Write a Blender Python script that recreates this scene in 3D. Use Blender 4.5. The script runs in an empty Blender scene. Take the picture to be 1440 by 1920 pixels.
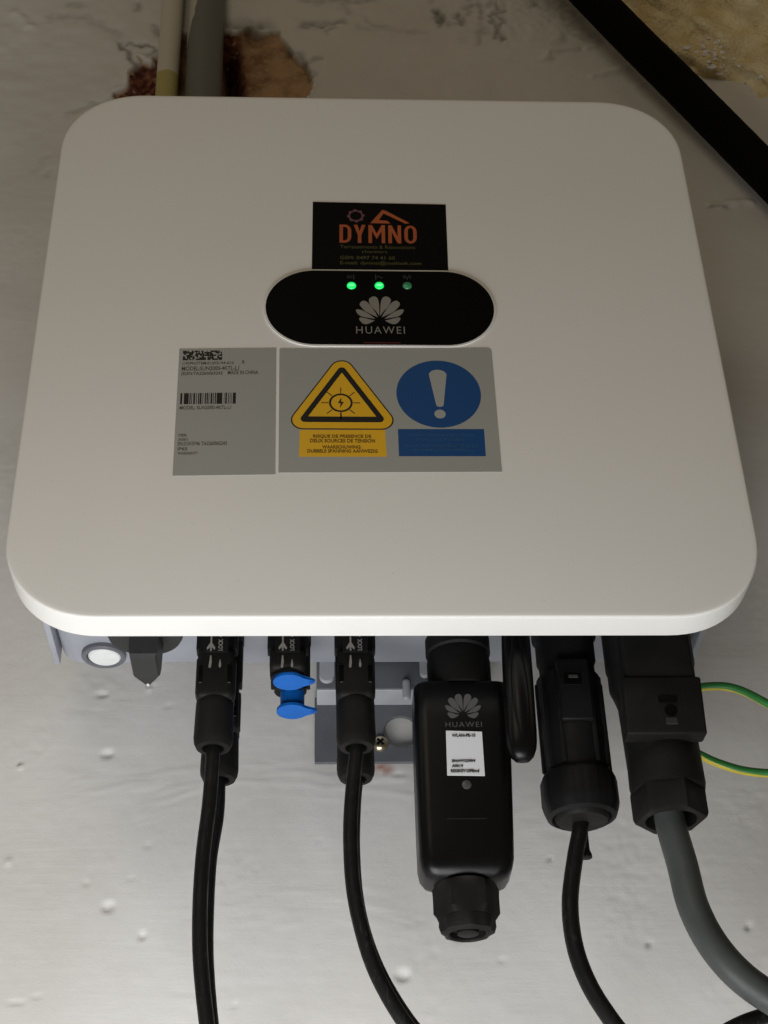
import bpy, bmesh, math, random
import numpy as np
from mathutils import Vector, Matrix, Euler

random.seed(7)
RNG = np.random.default_rng(11)
scene = bpy.context.scene
C = scene.collection

# ------------------------------------------------------------------ camera
# x to the right, y into the wall, z up; the inverter's front face is y = 0, its lower edge z = 0
F_PX = 2860.0
CAM_LOC = Vector((-0.033724, -0.610404, -0.365086))
CAM_ROT = Euler((2.1781974, 0.0238256, -0.0378751), 'XYZ')
cam_data = bpy.data.cameras.new('Camera')
cam_data.sensor_fit = 'VERTICAL'
cam_data.sensor_height = 24.0
cam_data.lens = F_PX / 1920.0 * 24.0
cam_data.clip_start = 0.01
cam_data.clip_end = 100.0
cam = bpy.data.objects.new('Camera', cam_data)
cam.location = CAM_LOC
cam.rotation_euler = CAM_ROT
C.objects.link(cam)
scene.camera = cam

# ------------------------------------------------------------------ light
world = bpy.data.worlds.new('World')
scene.world = world
world.use_nodes = True
bg = world.node_tree.nodes['Background']
bg.inputs['Color'].default_value = (1.0, 0.82, 0.57, 1)
bg.inputs['Strength'].default_value = 0.085


def area(name, loc, target, sx, sy, power, col):
    d = bpy.data.lights.new(name, 'AREA')
    d.shape = 'RECTANGLE'
    d.size = sx
    d.size_y = sy
    d.energy = power
    d.color = col
    o = bpy.data.objects.new(name, d)
    o.location = loc
    o.rotation_euler = (Vector(target) - Vector(loc)).to_track_quat('-Z', 'Y').to_euler()
    C.objects.link(o)
    return o


area('daylight_from_below', (-0.13, -0.19, -0.53), (0.0, 0.10, 0.0), 0.46, 0.30, 4.3, (0.97, 0.985, 1.0))
area('window_light', (-0.50, -1.30, 0.78), (0.0, 0.10, 0.12), 0.70, 0.55, 2.4, (1.0, 0.85, 0.63))

scene.view_settings.view_transform = 'Standard'
scene.view_settings.look = 'None'
scene.view_settings.gamma = 1.0
scene.view_settings.exposure = 0.0
scene.view_settings.use_curve_mapping = False
scene.render.resolution_x = 768
scene.render.resolution_y = 1024

# ------------------------------------------------------------------ helpers
CAM_M = CAM_ROT.to_matrix()
WALL_Y = 0.156


def at(u, v, y):
    """a point of the place at depth y, given where it is measured in the photograph"""
    d = CAM_M @ Vector(((u - 720) / F_PX, -(v - 960) / F_PX, -1.0))
    return CAM_LOC + d * ((y - CAM_LOC.y) / d.y)


def atz(u, v, z):
    d = CAM_M @ Vector(((u - 720) / F_PX, -(v - 960) / F_PX, -1.0))
    return CAM_LOC + d * ((z - CAM_LOC.z) / d.z)


def smooth(me, angle=35):
    me.polygons.foreach_set('use_smooth', [True] * len(me.polygons))
    me.set_sharp_from_angle(angle=math.radians(angle))


def obj(name, geo, mat, parent=None, angle=35):
    """link geometry given in world coordinates as one mesh object"""
    if isinstance(geo, bmesh.types.BMesh):
        me = bpy.data.meshes.new(name)
        bmesh.ops.recalc_face_normals(geo, faces=geo.faces)
        geo.to_mesh(me)
        geo.free()
    else:
        me = geo
        me.name = name
    if angle:
        smooth(me, angle)
    mats = mat if isinstance(mat, (list, tuple)) else [mat]
    for m in mats:
        me.materials.append(m)
    o = bpy.data.objects.new(name, me)
    C.objects.link(o)
    if parent is not None:
        o.parent = parent
        if parent.type == 'EMPTY':
            o.location = -parent.location
    return o


def thing(name, label, cat, loc, group=None):
    o = bpy.data.objects.new(name, None)
    o.empty_display_size = 0.02
    o.location = loc
    C.objects.link(o)
    return tag(o, label, cat, group)


def tag(o, label, cat, group=None):
    o['label'] = label
    o['category'] = cat
    if group:
        o['group'] = group
    return o


def add_box(bm, x0, x1, y0, y1, z0, z1, bev=0.0, seg=3, taper=None):
    r = bmesh.ops.create_cube(bm, size=1.0)
    vs = r['verts']
    for v in vs:
        v.co = Vector(((x0 + x1) / 2 + v.co.x * (x1 - x0), (y0 + y1) / 2 + v.co.y * (y1 - y0),
                       (z0 + z1) / 2 + v.co.z * (z1 - z0)))
    if taper:
        for v in vs:
            taper(v)
    if bev > 0:
        es = list({e for v in vs for e in v.link_edges})
        bmesh.ops.bevel(bm, geom=es, offset=bev, segments=seg, profile=0.5, affect='EDGES')


def add_lathe(bm, cx, cy, prof, seg=40, mod=None, close=True):
    """revolve (r, z) pairs round a vertical axis"""
    rings = []
    for k, (r, z) in enumerate(prof):
        ring = []
        for i in range(seg):
            a = 2 * math.pi * i / seg
            rr = r * (mod(a, k) if mod else 1.0)
            ring.append(bm.verts.new((cx + rr * math.cos(a), cy + rr * math.sin(a), z)))
        rings.append(ring)
    for a, b in zip(rings[:-1], rings[1:]):
        for i in range(seg):
            bm.faces.new((a[i], a[(i + 1) % seg], b[(i + 1) % seg], b[i]))
    if close:
        bm.faces.new(rings[0])
        bm.faces.new(rings[-1])


def add_prism(bm, pts, fn, d0, d1):
    """outline pts (a, b) carried to space by fn(a, b, depth)"""
    lo = [bm.verts.new(fn(a, b, d0)) for a, b in pts]
    hi = [bm.verts.new(fn(a, b, d1)) for a, b in pts]
    n = len(pts)
    bm.faces.new(lo)
    bm.faces.new(hi)
    for i in range(n):
        bm.faces.new((lo[i], lo[(i + 1) % n], hi[(i + 1) % n], hi[i]))


def spline(pts, n=14):
    pts = [Vector(p) for p in pts]
    P = [pts[0] * 2 - pts[1]] + pts + [pts[-1] * 2 - pts[-2]]
    out = []
    for i in range(1, len(P) - 2):
        p0, p1, p2, p3 = P[i - 1:i + 3]
        for k in range(n):
            t = k / n
            out.append(0.5 * ((2 * p1) + (p2 - p0) * t + (2 * p0 - 5 * p1 + 4 * p2 - p3) * t * t
                              + (-p0 + 3 * p1 - 3 * p2 + p3) * t ** 3))
    out.append(pts[-1])
    return out


def tube(bm, pts, r, seg=16, n=14, twist=0.0, wob=0.0, two=False):
    path = spline(pts, n)
    t0 = (path[1] - path[0]).normalized()
    up = t0.orthogonal().normalized()
    rings = []
    for i, p in enumerate(path):
        t = (path[min(i + 1, len(path) - 1)] - path[max(i - 1, 0)]).normalized()
        up = (up - t * up.dot(t)).normalized()
        side = t.cross(up)
        rr = r * (1 + wob * random.uniform(-1, 1))
        ring = []
        for k in range(seg):
            a = 2 * math.pi * k / seg + twist * i
            ring.append(bm.verts.new(p + (up * math.cos(a) + side * math.sin(a)) * rr))
        rings.append(ring)
    for a, b in zip(rings[:-1], rings[1:]):
        for i in range(seg):
            f = bm.faces.new((a[i], a[(i + 1) % seg], b[(i + 1) % seg], b[i]))
            if two and i >= seg * 0.45:
                f.material_index = 1
    bm.faces.new(rings[0])
    bm.faces.new(rings[-1])


def rounded_rect(x0, x1, z0, z1, r, n=14, p=2.0):
    out = []
    for cx, cz, a0 in ((x1 - r, z1 - r, 0), (x0 + r, z1 - r, 90), (x0 + r, z0 + r, 180), (x1 - r, z0 + r, 270)):
        for k in range(n + 1):
            a = math.radians(a0 + 90.0 * k / n)
            c, s = math.cos(a), math.sin(a)
            out.append((cx + r * math.copysign(abs(c) ** (2 / p), c), cz + r * math.copysign(abs(s) ** (2 / p), s)))
    return out


def vnoise(x, z, scale, seed):
    """smooth value noise sampled at arrays x, z (scale = cell size in metres)"""
    g = np.random.default_rng(seed).random((256, 256))
    a, b = x / scale + 97.3, z / scale + 61.7
    i, j = np.floor(a).astype(int), np.floor(b).astype(int)
    fa, fb = a - i, b - j
    fa, fb = fa * fa * (3 - 2 * fa), fb * fb * (3 - 2 * fb)
    i0, i1, j0, j1 = i % 256, (i + 1) % 256, j % 256, (j + 1) % 256
    return (g[i0, j0] * (1 - fa) * (1 - fb) + g[i1, j0] * fa * (1 - fb) + g[i0, j1] * (1 - fa) * fb + g[i1, j1] * fa * fb) * 2 - 1


# ------------------------------------------------------------------ materials
def principled(name, col, rough=0.5, spec=0.5, metal=0.0, vary=0.0, vscale=60.0, bump=0.0, bscale=400.0,
               rvary=0.0, emit=None, estr=0.0, col2=None):
    m = bpy.data.materials.new(name)
    m.use_nodes = True
    nt = m.node_tree
    b = nt.nodes['Principled BSDF']
    b.inputs['Base Color'].default_value = (*col, 1)
    b.inputs['Roughness'].default_value = rough
    b.inputs['Specular IOR Level'].default_value = spec
    b.inputs['Metallic'].default_value = metal
    tc = nt.nodes.new('ShaderNodeTexCoord')
    if vary > 0 or col2 or rvary > 0:
        n = nt.nodes.new('ShaderNodeTexNoise')
        n.inputs['Scale'].default_value = vscale
        n.inputs['Detail'].default_value = 6
        nt.links.new(tc.outputs['Object'], n.inputs['Vector'])
        r = nt.nodes.new('ShaderNodeMix')
        r.data_type = 'RGBA'
        c2 = col2 or tuple(max(0, c * (1 - vary)) for c in col)
        c1 = col if col2 else tuple(min(1, c * (1 + vary)) for c in col)
        r.inputs[6].default_value = (*c1, 1)
        r.inputs[7].default_value = (*c2, 1)
        mr = nt.nodes.new('ShaderNodeMapRange')
        mr.inputs['From Min'].default_value = 0.35
        mr.inputs['From Max'].default_value = 0.65
        nt.links.new(n.outputs['Fac'], mr.inputs['Value'])
        nt.links.new(mr.outputs['Result'], r.inputs[0])
        nt.links.new(r.outputs[2], b.inputs['Base Color'])
        if rvary > 0:
            m2 = nt.nodes.new('ShaderNodeMapRange')
            m2.inputs['From Min'].default_value = 0.3
            m2.inputs['From Max'].default_value = 0.7
            m2.inputs['To Min'].default_value = rough - rvary
            m2.inputs['To Max'].default_value = rough + rvary
            nt.links.new(n.outputs['Fac'], m2.inputs['Value'])
            nt.links.new(m2.outputs['Result'], b.inputs['Roughness'])
    if bump > 0:
        n2 = nt.nodes.new('ShaderNodeTexNoise')
        n2.inputs['Scale'].default_value = bscale
        n2.inputs['Detail'].default_value = 4
        nt.links.new(tc.outputs['Object'], n2.inputs['Vector'])
        bp = nt.nodes.new('ShaderNodeBump')
        bp.inputs['Strength'].default_value = bump
        bp.inputs['Distance'].default_value = 0.0006
        nt.links.new(n2.outputs['Fac'], bp.inputs['Height'])
        nt.links.new(bp.outputs['Normal'], b.inputs['Normal'])
    if emit:
        b.inputs['Emission Color'].default_value = (*emit, 1)
        b.inputs['Emission Strength'].default_value = estr
    return m


M = {}
M['cover'] = principled('white_powder_coat', (0.80, 0.785, 0.75), 0.42, 0.45, vary=0.012, vscale=9, bump=0.09, bscale=1300, rvary=0.05)
def dusty(m, tint, amount):
    nt = m.node_tree
    b = nt.nodes['Principled BSDF']
    src = b.inputs['Base Color'].links[0].from_socket
    tc = nt.nodes.new('ShaderNodeTexCoord')
    n = nt.nodes.new('ShaderNodeTexNoise')
    n.inputs['Scale'].default_value = 520
    n.inputs['Detail'].default_value = 2
    nt.links.new(tc.outputs['Object'], n.inputs['Vector'])
    r = nt.nodes.new('ShaderNodeMapRange')
    r.inputs['From Min'].default_value = 0.70
    r.inputs['From Max'].default_value = 0.78
    r.inputs['To Max'].default_value = amount
    nt.links.new(n.outputs['Fac'], r.inputs['Value'])
    x = nt.nodes.new('ShaderNodeMix')
    x.data_type = 'RGBA'
    nt.links.new(r.outputs['Result'], x.inputs[0])
    nt.links.new(src, x.inputs[6])
    x.inputs[7].default_value = (*tint, 1)
    nt.links.new(x.outputs[2], b.inputs['Base Color'])


dusty(M['cover'], (0.45, 0.41, 0.35), 0.35)
M['casing'] = principled('grey_die_cast', (0.36, 0.375, 0.42), 0.5, 0.4, vary=0.05, vscale=40, bump=0.12, bscale=900)
M['tab'] = principled('light_grey_metal', (0.42, 0.43, 0.46), 0.42, 0.5, vary=0.05, vscale=60)
M['bracket'] = principled('bracket_grey', (0.12, 0.125, 0.14), 0.5, 0.4, vary=0.1, vscale=50, bump=0.1, bscale=700)
M['black'] = principled('black_plastic', (0.0065, 0.0065, 0.0068), 0.48, 0.14, vary=0.15, vscale=90, bump=0.12, bscale=1300, rvary=0.07)
M['blackm'] = principled('matt_black_plastic', (0.0095, 0.0089, 0.0083), 0.58, 0.13, vary=0.2, vscale=70, bump=0.2, bscale=1100, rvary=0.08)
M['dongle'] = principled('satin_black_plastic', (0.0025, 0.0025, 0.0028), 0.34, 0.24, vary=0.15, vscale=60, bump=0.05, bscale=1600, rvary=0.05)
M['knob'] = principled('dark_knob_plastic', (0.022, 0.022, 0.022), 0.5, 0.4, vary=0.1, vscale=80, bump=0.1, bscale=1000)
M['rubber'] = principled('black_cable_jacket', (0.0060, 0.0060, 0.0060), 0.48, 0.20, vary=0.25, vscale=120, bump=0.15, bscale=700, rvary=0.12)
def jacket(m, amount):
    nt = m.node_tree
    b = nt.nodes['Principled BSDF']
    src = b.inputs['Base Color'].links[0].from_socket
    tc = nt.nodes.new('ShaderNodeTexCoord')
    mp = nt.nodes.new('ShaderNodeMapping')
    mp.inputs['Scale'].default_value = (1, 1, 0.22)
    nt.links.new(tc.outputs['Object'], mp.inputs['Vector'])
    n = nt.nodes.new('ShaderNodeTexNoise')
    n.inputs['Scale'].default_value = 900
    n.inputs['Detail'].default_value = 4
    nt.links.new(mp.outputs['Vector'], n.inputs['Vector'])
    r = nt.nodes.new('ShaderNodeMapRange')
    r.inputs['From Min'].default_value = 0.60
    r.inputs['From Max'].default_value = 0.72
    r.inputs['To Max'].default_value = amount
    nt.links.new(n.outputs['Fac'], r.inputs['Value'])
    x = nt.nodes.new('ShaderNodeMix')
    x.data_type = 'RGBA'
    nt.links.new(r.outputs['Result'], x.inputs[0])
    nt.links.new(src, x.inputs[6])
    x.inputs[7].default_value = (0.16, 0.16, 0.155, 1)
    nt.links.new(x.outputs[2], b.inputs['Base Color'])


jacket(M['rubber'], 0.09)
M['grey_cable'] = principled('grey_cable_jacket', (0.046, 0.051, 0.048), 0.45, 0.3, vary=0.12, vscale=60, bump=0.08, bscale=500, rvary=0.08)
M['foam'] = principled('black_foam', (0.0022, 0.0022, 0.0022), 0.85, 0.1, vary=0.3, vscale=200, bump=0.5, bscale=900)
M['panel'] = principled('black_gloss_panel', (0.0018, 0.0017, 0.0015), 0.32, 0.10)
M['card'] = principled('black_card', (0.0025, 0.002, 0.0015), 0.5, 0.10)
M['led'] = principled('green_led_lit', (0.02, 0.5, 0.15), 0.3, 0.5, emit=(0.01, 0.9, 0.13), estr=0.85)
M['led_core'] = principled('green_led_core', (0.1, 0.7, 0.3), 0.3, 0.5, emit=(0.16, 1.0, 0.36), estr=1.0)
M['led_dim'] = principled('green_led_dim', (0.04, 0.20, 0.09), 0.3, 0.5, emit=(0.03, 0.30, 0.10), estr=0.10)
M['silver'] = principled('silver_print', (0.24, 0.225, 0.20), 0.5, 0.3)
M['faint'] = principled('faint_print', (0.05, 0.048, 0.044), 0.5, 0.3)
M['dimsilver'] = principled('dull_print', (0.085, 0.085, 0.083), 0.5, 0.3)
M['label'] = principled('grey_label', (0.345, 0.345, 0.32), 0.45, 0.4, vary=0.015, vscale=30)
M['yellow'] = principled('warning_yellow', (0.76, 0.42, 0.010), 0.45, 0.4)
M['yellow2'] = principled('warning_yellow_panel', (0.76, 0.42, 0.014), 0.45, 0.4)
M['ink'] = principled('black_ink', (0.012, 0.011, 0.010), 0.5, 0.3)
M['softink'] = principled('grey_ink', (0.075, 0.07, 0.06), 0.5, 0.3)
M['brownink'] = principled('print_on_yellow', (0.17, 0.10, 0.012), 0.5, 0.3)
M['blue'] = principled('mandatory_blue', (0.003, 0.058, 0.20), 0.45, 0.4)
M['blueprint'] = principled('print_on_blue', (0.028, 0.105, 0.24), 0.5, 0.3)
M['pale'] = principled('pale_print', (0.36, 0.36, 0.34), 0.5, 0.3)
M['orange'] = principled('orange_print', (0.42, 0.10, 0.028), 0.5, 0.3, col2=(0.36, 0.075, 0.03), vscale=25)
M['mauve'] = principled('mauve_print', (0.15, 0.055, 0.075), 0.5, 0.3)
M['olive'] = principled('olive_print', (0.085, 0.075, 0.026), 0.5, 0.3)
M['bluecap'] = principled('blue_cap_plastic', (0.002, 0.105, 0.43), 0.45, 0.25, vary=0.08, vscale=120)
M['white'] = principled('white_membrane', (0.72, 0.74, 0.73), 0.6, 0.3, vary=0.03, vscale=200)
M['paper'] = principled('white_paper_label', (0.66, 0.67, 0.70), 0.5, 0.4)
M['mark'] = principled('white_mark', (0.72, 0.72, 0.70), 0.55, 0.3)
M['zinc'] = principled('yellow_zinc', (0.60, 0.52, 0.36), 0.28, 0.5, metal=0.95, vary=0.15, vscale=300)
M['green'] = principled('earth_green', (0.035, 0.22, 0.045), 0.42, 0.4, vary=0.1, vscale=100)
M['eyellow'] = principled('earth_yellow', (0.60, 0.50, 0.045), 0.42, 0.4, vary=0.08, vscale=100)


# ------------------------------------------------------------------ the wall
def poly_sd(px, pz, poly):
    """signed distance to a polygon, negative inside"""
    d = np.full(px.shape, 1e9)
    inside = np.zeros(px.shape, bool)
    n = len(poly)
    for i in range(n):
        ax, az = poly[i]
        bx, bz = poly[(i + 1) % n]
        ex, ez = bx - ax, bz - az
        t = np.clip(((px - ax) * ex + (pz - az) * ez) / (ex * ex + ez * ez + 1e-12), 0, 1)
        d = np.minimum(d, np.hypot(px - ax - ex * t, pz - az - ez * t))
        c = ((az > pz) != (bz > pz)) & (px < ex * (pz - az) / (ez + 1e-15) + ax)
        inside ^= c
    return np.where(inside, -d, d)


def seg_d(px, pz, line):
    d = np.full(px.shape, 1e9)
    for (ax, az), (bx, bz) in zip(line[:-1], line[1:]):
        ex, ez = bx - ax, bz - az
        t = np.clip(((px - ax) * ex + (pz - az) * ez) / (ex * ex + ez * ez + 1e-12), 0, 1)
        d = np.minimum(d, np.hypot(px - ax - ex * t, pz - az - ez * t))
    return d


def wp(u, v):
    p = at(u, v, WALL_Y)
    return (p.x, p.z)


def sstep(a, b, x):
    t = np.clip((x - a) / (b - a), 0, 1)
    return t * t * (3 - 2 * t)


def axis(lo, hi, step, far):
    mid = np.arange(lo, hi + step, step)
    k = np.array([1.5, 4, 9, 18, 35, 70, 130, 230, 380]) * 0.0014
    return np.concatenate([(lo - k[::-1] * far), mid, (mid[-1] + k * far)])


def build_wall():
    xs = axis(-0.315, 0.365, 0.00145, 2.0)
    zs = axis(-0.165, 0.70, 0.00145, 2.0)
    X, Z = np.meshgrid(xs, zs)
    x, z = X.ravel(), Z.ravel()
    fade = sstep(0.46, 0.56, z + 0.03 * vnoise(x, z, 0.05, 5))       # coarser plaster high up
    h = 0.0026 * vnoise(x, z, 0.16, 1) + 0.0006 * vnoise(x, z, 0.05, 2)
    # brush and trowel strokes, drawn nearly level
    zt = z + 0.004 * vnoise(x, z, 0.09, 8) + 0.05 * x
    st = vnoise(x / 9.0, zt, 0.0042, 3) + 0.7 * vnoise(x / 6.0, zt + 0.1 * x, 0.0026, 4)
    patch = sstep(-0.25, 0.55, vnoise(x, z, 0.07, 6))
    h += 0.000075 * st * (0.10 + 0.90 * patch)
    h += 0.00007 * vnoise(x, z, 0.007, 9) + 0.00004 * vnoise(x, z, 0.0035, 10)
    h += fade * (0.0004 * vnoise(x, z, 0.018, 12) + 0.00025 * vnoise(x, z, 0.008, 13))
    crumb = sstep(0.35, 0.75, vnoise(x, z, 0.035, 17)) * (1 - fade)
    h += 0.00010 * crumb * (vnoise(x, z, 0.0045, 18) + vnoise(x, z, 0.0028, 19))
    h -= 0.00014 * crumb * sstep(0.45, 0.9, vnoise(x, z, 0.0036, 39))
    # curved trowel ridges below the inverter
    for (u0, v0), (u1, v1), (u2, v2), amp in (((130, 1490), (420, 1448), (760, 1462), 0.0007), ((260, 1520), (520, 1470), (860, 1500), 0.0005),
                                              ((420, 1690), (560, 1668), (760, 1700), 0.0006), ((400, 1722), (600, 1710), (800, 1745), 0.0004),
                                              ((880, 1560), (1000, 1545), (1150, 1562), 0.0003), ((1150, 1485), (1300, 1475), (1440, 1480), 0.0003)):
        ln = spline([Vector((*wp(u0, v0), 0)), Vector((*wp(u1, v1), 0)), Vector((*wp(u2, v2), 0))], 6)
        d = seg_d(x, z + 0.0012 * vnoise(x, z, 0.012, 14), [(p.x, p.y) for p in ln])
        for off, am2 in ((0.0, 0.55), (0.0029, 0.38), (-0.0034, 0.42), (0.0064, 0.28), (-0.0070, 0.28)):
            d2 = seg_d(x, z + off + 0.0012 * vnoise(x, z, 0.012, 14), [(p.x, p.y) for p in ln])
            h += am2 * amp * np.exp(-(d2 / 0.0012) ** 2) * np.clip(0.4 + 0.9 * vnoise(x, z, 0.02, 150 + int(off * 1e4)), 0, 1.2)
    # blobs and grains caught in the paint: where, width, height
    for u, v, rx, rz, a in ((191, 1301, 3.4, 1.8, 1.5), (201, 1413, 3.3, 2.4, 2.2), (38, 1436, 1.6, 1.6, 1.5), (203, 1700, 3.2, 2.8, 2.3),
                            (266, 1754, 1.7, 2.1, 1.9), (755, 1828, 3.6, 3.0, 2.4), (280, 1293, 1.2, 1.5, 1.2), (290, 1280, 1.1, 1.1, 1.2),
                            (162, 1655, 1.5, 1.8, 1.0), (15, 1615, 1.6, 1.8, 1.3), (860, 1760, 2.2, 1.4, 1.0), (942, 1800, 2.0, 1.4, 0.9),
                            (316, 1324, 2.6, 1.2, 0.7), (440, 1885, 2.0, 1.4, 1.0), (350, 1720, 1.2, 0.8, 0.6), (600, 1575, 1.4, 0.9, 0.6),
                            (480, 1632, 2.2, 0.8, 0.7), (277, 1585, 2.6, 1.0, 0.7), (245, 1647, 1.8, 0.8, 0.6), (30, 1880, 4.5, 1.0, 0.9),
                            (70, 1868, 2.6, 1.0, 0.7), (1405, 1735, 1.4, 2.2, 0.9), (745, 1452, 3.0, 1.0, 1.0), (655, 1440, 2.4, 0.8, 0.7)):
        cx, cz = wp(u, v)
        dx, dz = (x - cx) / (rx * 0.001), (z - cz) / (rz * 0.001)
        sg = 1.0 if (u, v) in ((38, 1436), (15, 1615), (280, 1293), (290, 1280)) else -0.8
        h += 0.001 * sg * 0.72 * a * np.exp(-(dx * dx + dz * dz) ** 2.2) * (1 + 0.3 * vnoise(x, z, 0.0022, 16))
    for k in range(70):                                                   # grains of sand
        cx, cz = RNG.uniform(-0.24, 0.27), RNG.uniform(-0.15, 0.6)
        m = (abs(x - cx) < 0.006) & (abs(z - cz) < 0.006)
        s = RNG.uniform(0.0004, 0.0010)
        h[m] += RNG.uniform(-0.5, 0.7) * s * np.exp(-(((x[m] - cx) / (s * 1.5)) ** 2 + ((z[m] - cz) / s) ** 2))
    # small pits, coloured dark as well
    dirt_shade = np.zeros_like(x)
    for u, v, r in ((1216, 1771, 1.3), (1030, 1612, 1.0), (37, 1432, 1.0), (1401, 1740, 1.2), (858, 1756, 0.9)):
        cx, cz = wp(u, v)
        g = np.exp(-(((x - cx) ** 2 + (z - cz) ** 2) / (r * 0.001) ** 2))
        h -= 0.0012 * g
        dirt_shade = np.maximum(dirt_shade, 0.7 * g)
    # ridges of plaster high on the right
    for pts, w, a in ((((1000, 116), (1025, 113)), 1.6, 1.2), (((1025, 110), (1035, 98), (1082, 90)), 2.6, 3.2), (((1100, 88), (1120, 84)), 2.4, 2.6),
                      (((1112, 143), (1150, 135), (1182, 125)), 2.8, 3.0), (((1190, 160), (1210, 155)), 2.2, 2.0), (((1335, 384), (1395, 378), (1412, 380)), 2.2, 2.0),
                      (((920, 114), (1000, 116)), 1.2, 0.6), (((200, 1150), (215, 1152)), 1.5, 0.1), (((28, 22), (55, 48)), 3.5, 1.2)):
        d = seg_d(x + 0.002 * vnoise(x, z, 0.006, 20), z + 0.002 * vnoise(x, z, 0.007, 21), [wp(*q) for q in pts])
        h += 0.001 * a * np.exp(-(d / (w * 0.001)) ** 2)
    # cracks, pits, dark smears and bands above the inverter, its edge shadow painted in
    crack_shade = np.zeros_like(x)
    jx = x + 0.0025 * vnoise(x, z, 0.009, 22) + 0.0022 * vnoise(x, z, 0.004, 23)
    jz = z + 0.0025 * vnoise(x, z, 0.010, 24) + 0.0022 * vnoise(x, z, 0.004, 25)
    for pts, w, s in ((((825, 26), (828, 42)), 4.0, 1.0), (((856, 32), (860, 44)), 3.4, 0.9), (((930, 8), (942, 40), (930, 75)), 2.2, 0.55),
                      (((895, 5), (905, 40), (898, 85)), 3.0, 0.4), (((945, 20), (925, 32), (928, 55), (945, 75)), 2.2, 0.7),
                      (((885, 10), (880, 30)), 3.0, 0.45), (((1030, 5), (1070, 40), (1105, 70)), 9.0, 0.45), (((1060, 5), (1120, 75)), 5.0, 0.5),  # last two: dark bands alongside the hose
                      (((570, 46), (600, 50)), 4.5, 0.7), (((610, 42), (645, 47)), 3.2, 0.55), (((615, 65), (622, 55)), 2.4, 0.5), (((585, 118), (595, 110)), 2.4, 0.5),
                      (((640, 8), (652, 28)), 4.0, 0.35), (((570, 4), (700, 3)), 4.0, 0.4), (((670, 52), (800, 62)), 3.0, 0.2), (((690, 38), (720, 50)), 2.4, 0.3),
                      (((95, 30), (170, 32), (205, 48), (228, 78)), 4.5, 0.24), (((226, 76), (245, 108), (262, 126)), 2.6, 0.85), (((240, 82), (285, 86), (297, 92)), 2.4, 0.75),
                      (((256, 8), (258, 14)), 3.4, 0.5), (((293, 52), (298, 60)), 4.5, 0.6), (((130, 4), (150, 6)), 4.0, 0.3), (((292, 96), (288, 120)), 3.0, 0.6),
                      (((530, 85), (575, 118), (586, 150)), 2.4, 0.7), (((430, 48), (500, 50)), 7.0, 0.7), (((130, 208), (180, 190), (215, 180)), 2.4, 0.25),  # last one: faint shadow along the inverter's top-left edge, painted on the wall
                      (((60, 320), (88, 290)), 3.0, 0.12), (((84, 328), (90, 322)), 2.0, 0.2), (((1333, 388), (1362, 388)), 2.0, 0.6)):
        d = seg_d(jx, jz, [wp(*q) for q in pts])
        g = s * np.exp(-(d / (w * 0.001)) ** 2)
        crack_shade = np.maximum(crack_shade, g)
    rough_zone = sstep(0.59, 0.65, z + 0.014 * vnoise(x, z, 0.02, 26)) * sstep(0.03, 0.10, x) * sstep(0.30, 0.24, x)
    streak = sstep(0.15, 0.75, vnoise(x, z * 0.45, 0.006, 27) * 0.6 + vnoise(x, z, 0.012, 28) * 0.6)
    crack_shade = np.maximum(crack_shade, 0.62 * rough_zone * streak)
    h += 0.0007 * rough_zone * (vnoise(x, z, 0.006, 36) + vnoise(x, z, 0.0035, 37))
    crack_shade *= 0.75 + 0.25 * vnoise(x, z, 0.004, 29)
    h -= 0.0030 * crack_shade
    dirt_shade = np.maximum(dirt_shade, crack_shade)  # stains plus the painted shadow by the inverter's edge
    # plaster broken away round the pipes: brick and mortar show
    pa = [wp(*q) for q in ((206, 186), (222, 168), (238, 152), (236, 140), (250, 120), (262, 112), (258, 104), (282, 118), (296, 100), (305, 180), (305, 330), (206, 330))]
    pb = [wp(*q) for q in ((330, 330), (330, 60), (415, 58), (446, 62), (470, 48), (484, 62), (520, 62), (545, 92), (566, 118), (580, 138), (592, 156), (584, 170), (577, 190), (560, 330))]
    wob = 0.0020 * vnoise(x, z, 0.008, 31) + 0.0012 * vnoise(x, z, 0.0035, 32)
    sa, sb = poly_sd(x, z, pa) + wob, poly_sd(x, z, pb) + wob
    sd = np.minimum(sa, sb)
    chip = sstep(0.0004, -0.0006, sd)
    h += 0.0009 * np.exp(-((sd - 0.0016) / 0.0016) ** 2)
    cleft = np.exp(-(seg_d(x, z, [wp(432, 90), wp(436, 140), wp(440, 330)]) / 0.0055) ** 2) + 0.15 * np.exp(-(seg_d(x, z, [wp(476, 58), wp(480, 70)]) / 0.005) ** 2)
    h -= chip * (0.0040 + 0.004 * sstep(-0.001, -0.012, sd) + 0.0006 * vnoise(x, z, 0.012, 33) + 0.0005 * vnoise(x, z, 0.004, 34) + 0.034 * np.clip(cleft, 0, 1))
    wide = np.exp(-(seg_d(x, z, [wp(430, 70), wp(440, 140), wp(444, 330)]) / 0.010) ** 2)
    red = chip * np.maximum(sstep(0.0, -0.002, sa), np.clip(1.3 * wide, 0, 1))
    # brick dust round the fixing screw
    cx, cz = wp(714, 1441)
    dust = np.exp(-(((x - cx) / 0.0085) ** 2 + ((z - cz) / 0.0050) ** 2) * 1.5) * np.clip(0.75 + 0.5 * vnoise(x, z, 0.003, 35), 0, 1)
    far = sstep(0.0, 0.25, np.maximum(np.abs(x) - 0.4, np.maximum(z - 0.75, -0.2 - z)))
    h *= 1 - far
    y = WALL_Y - h
    nx, nz = len(xs), len(zs)
    idx = np.arange(nx * nz).reshape(nz, nx)
    faces = np.stack([idx[:-1, :-1], idx[:-1, 1:], idx[1:, 1:], idx[1:, :-1]], -1).reshape(-1, 4)
    me = bpy.data.meshes.new('wall')
    me.vertices.add(len(x))
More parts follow.
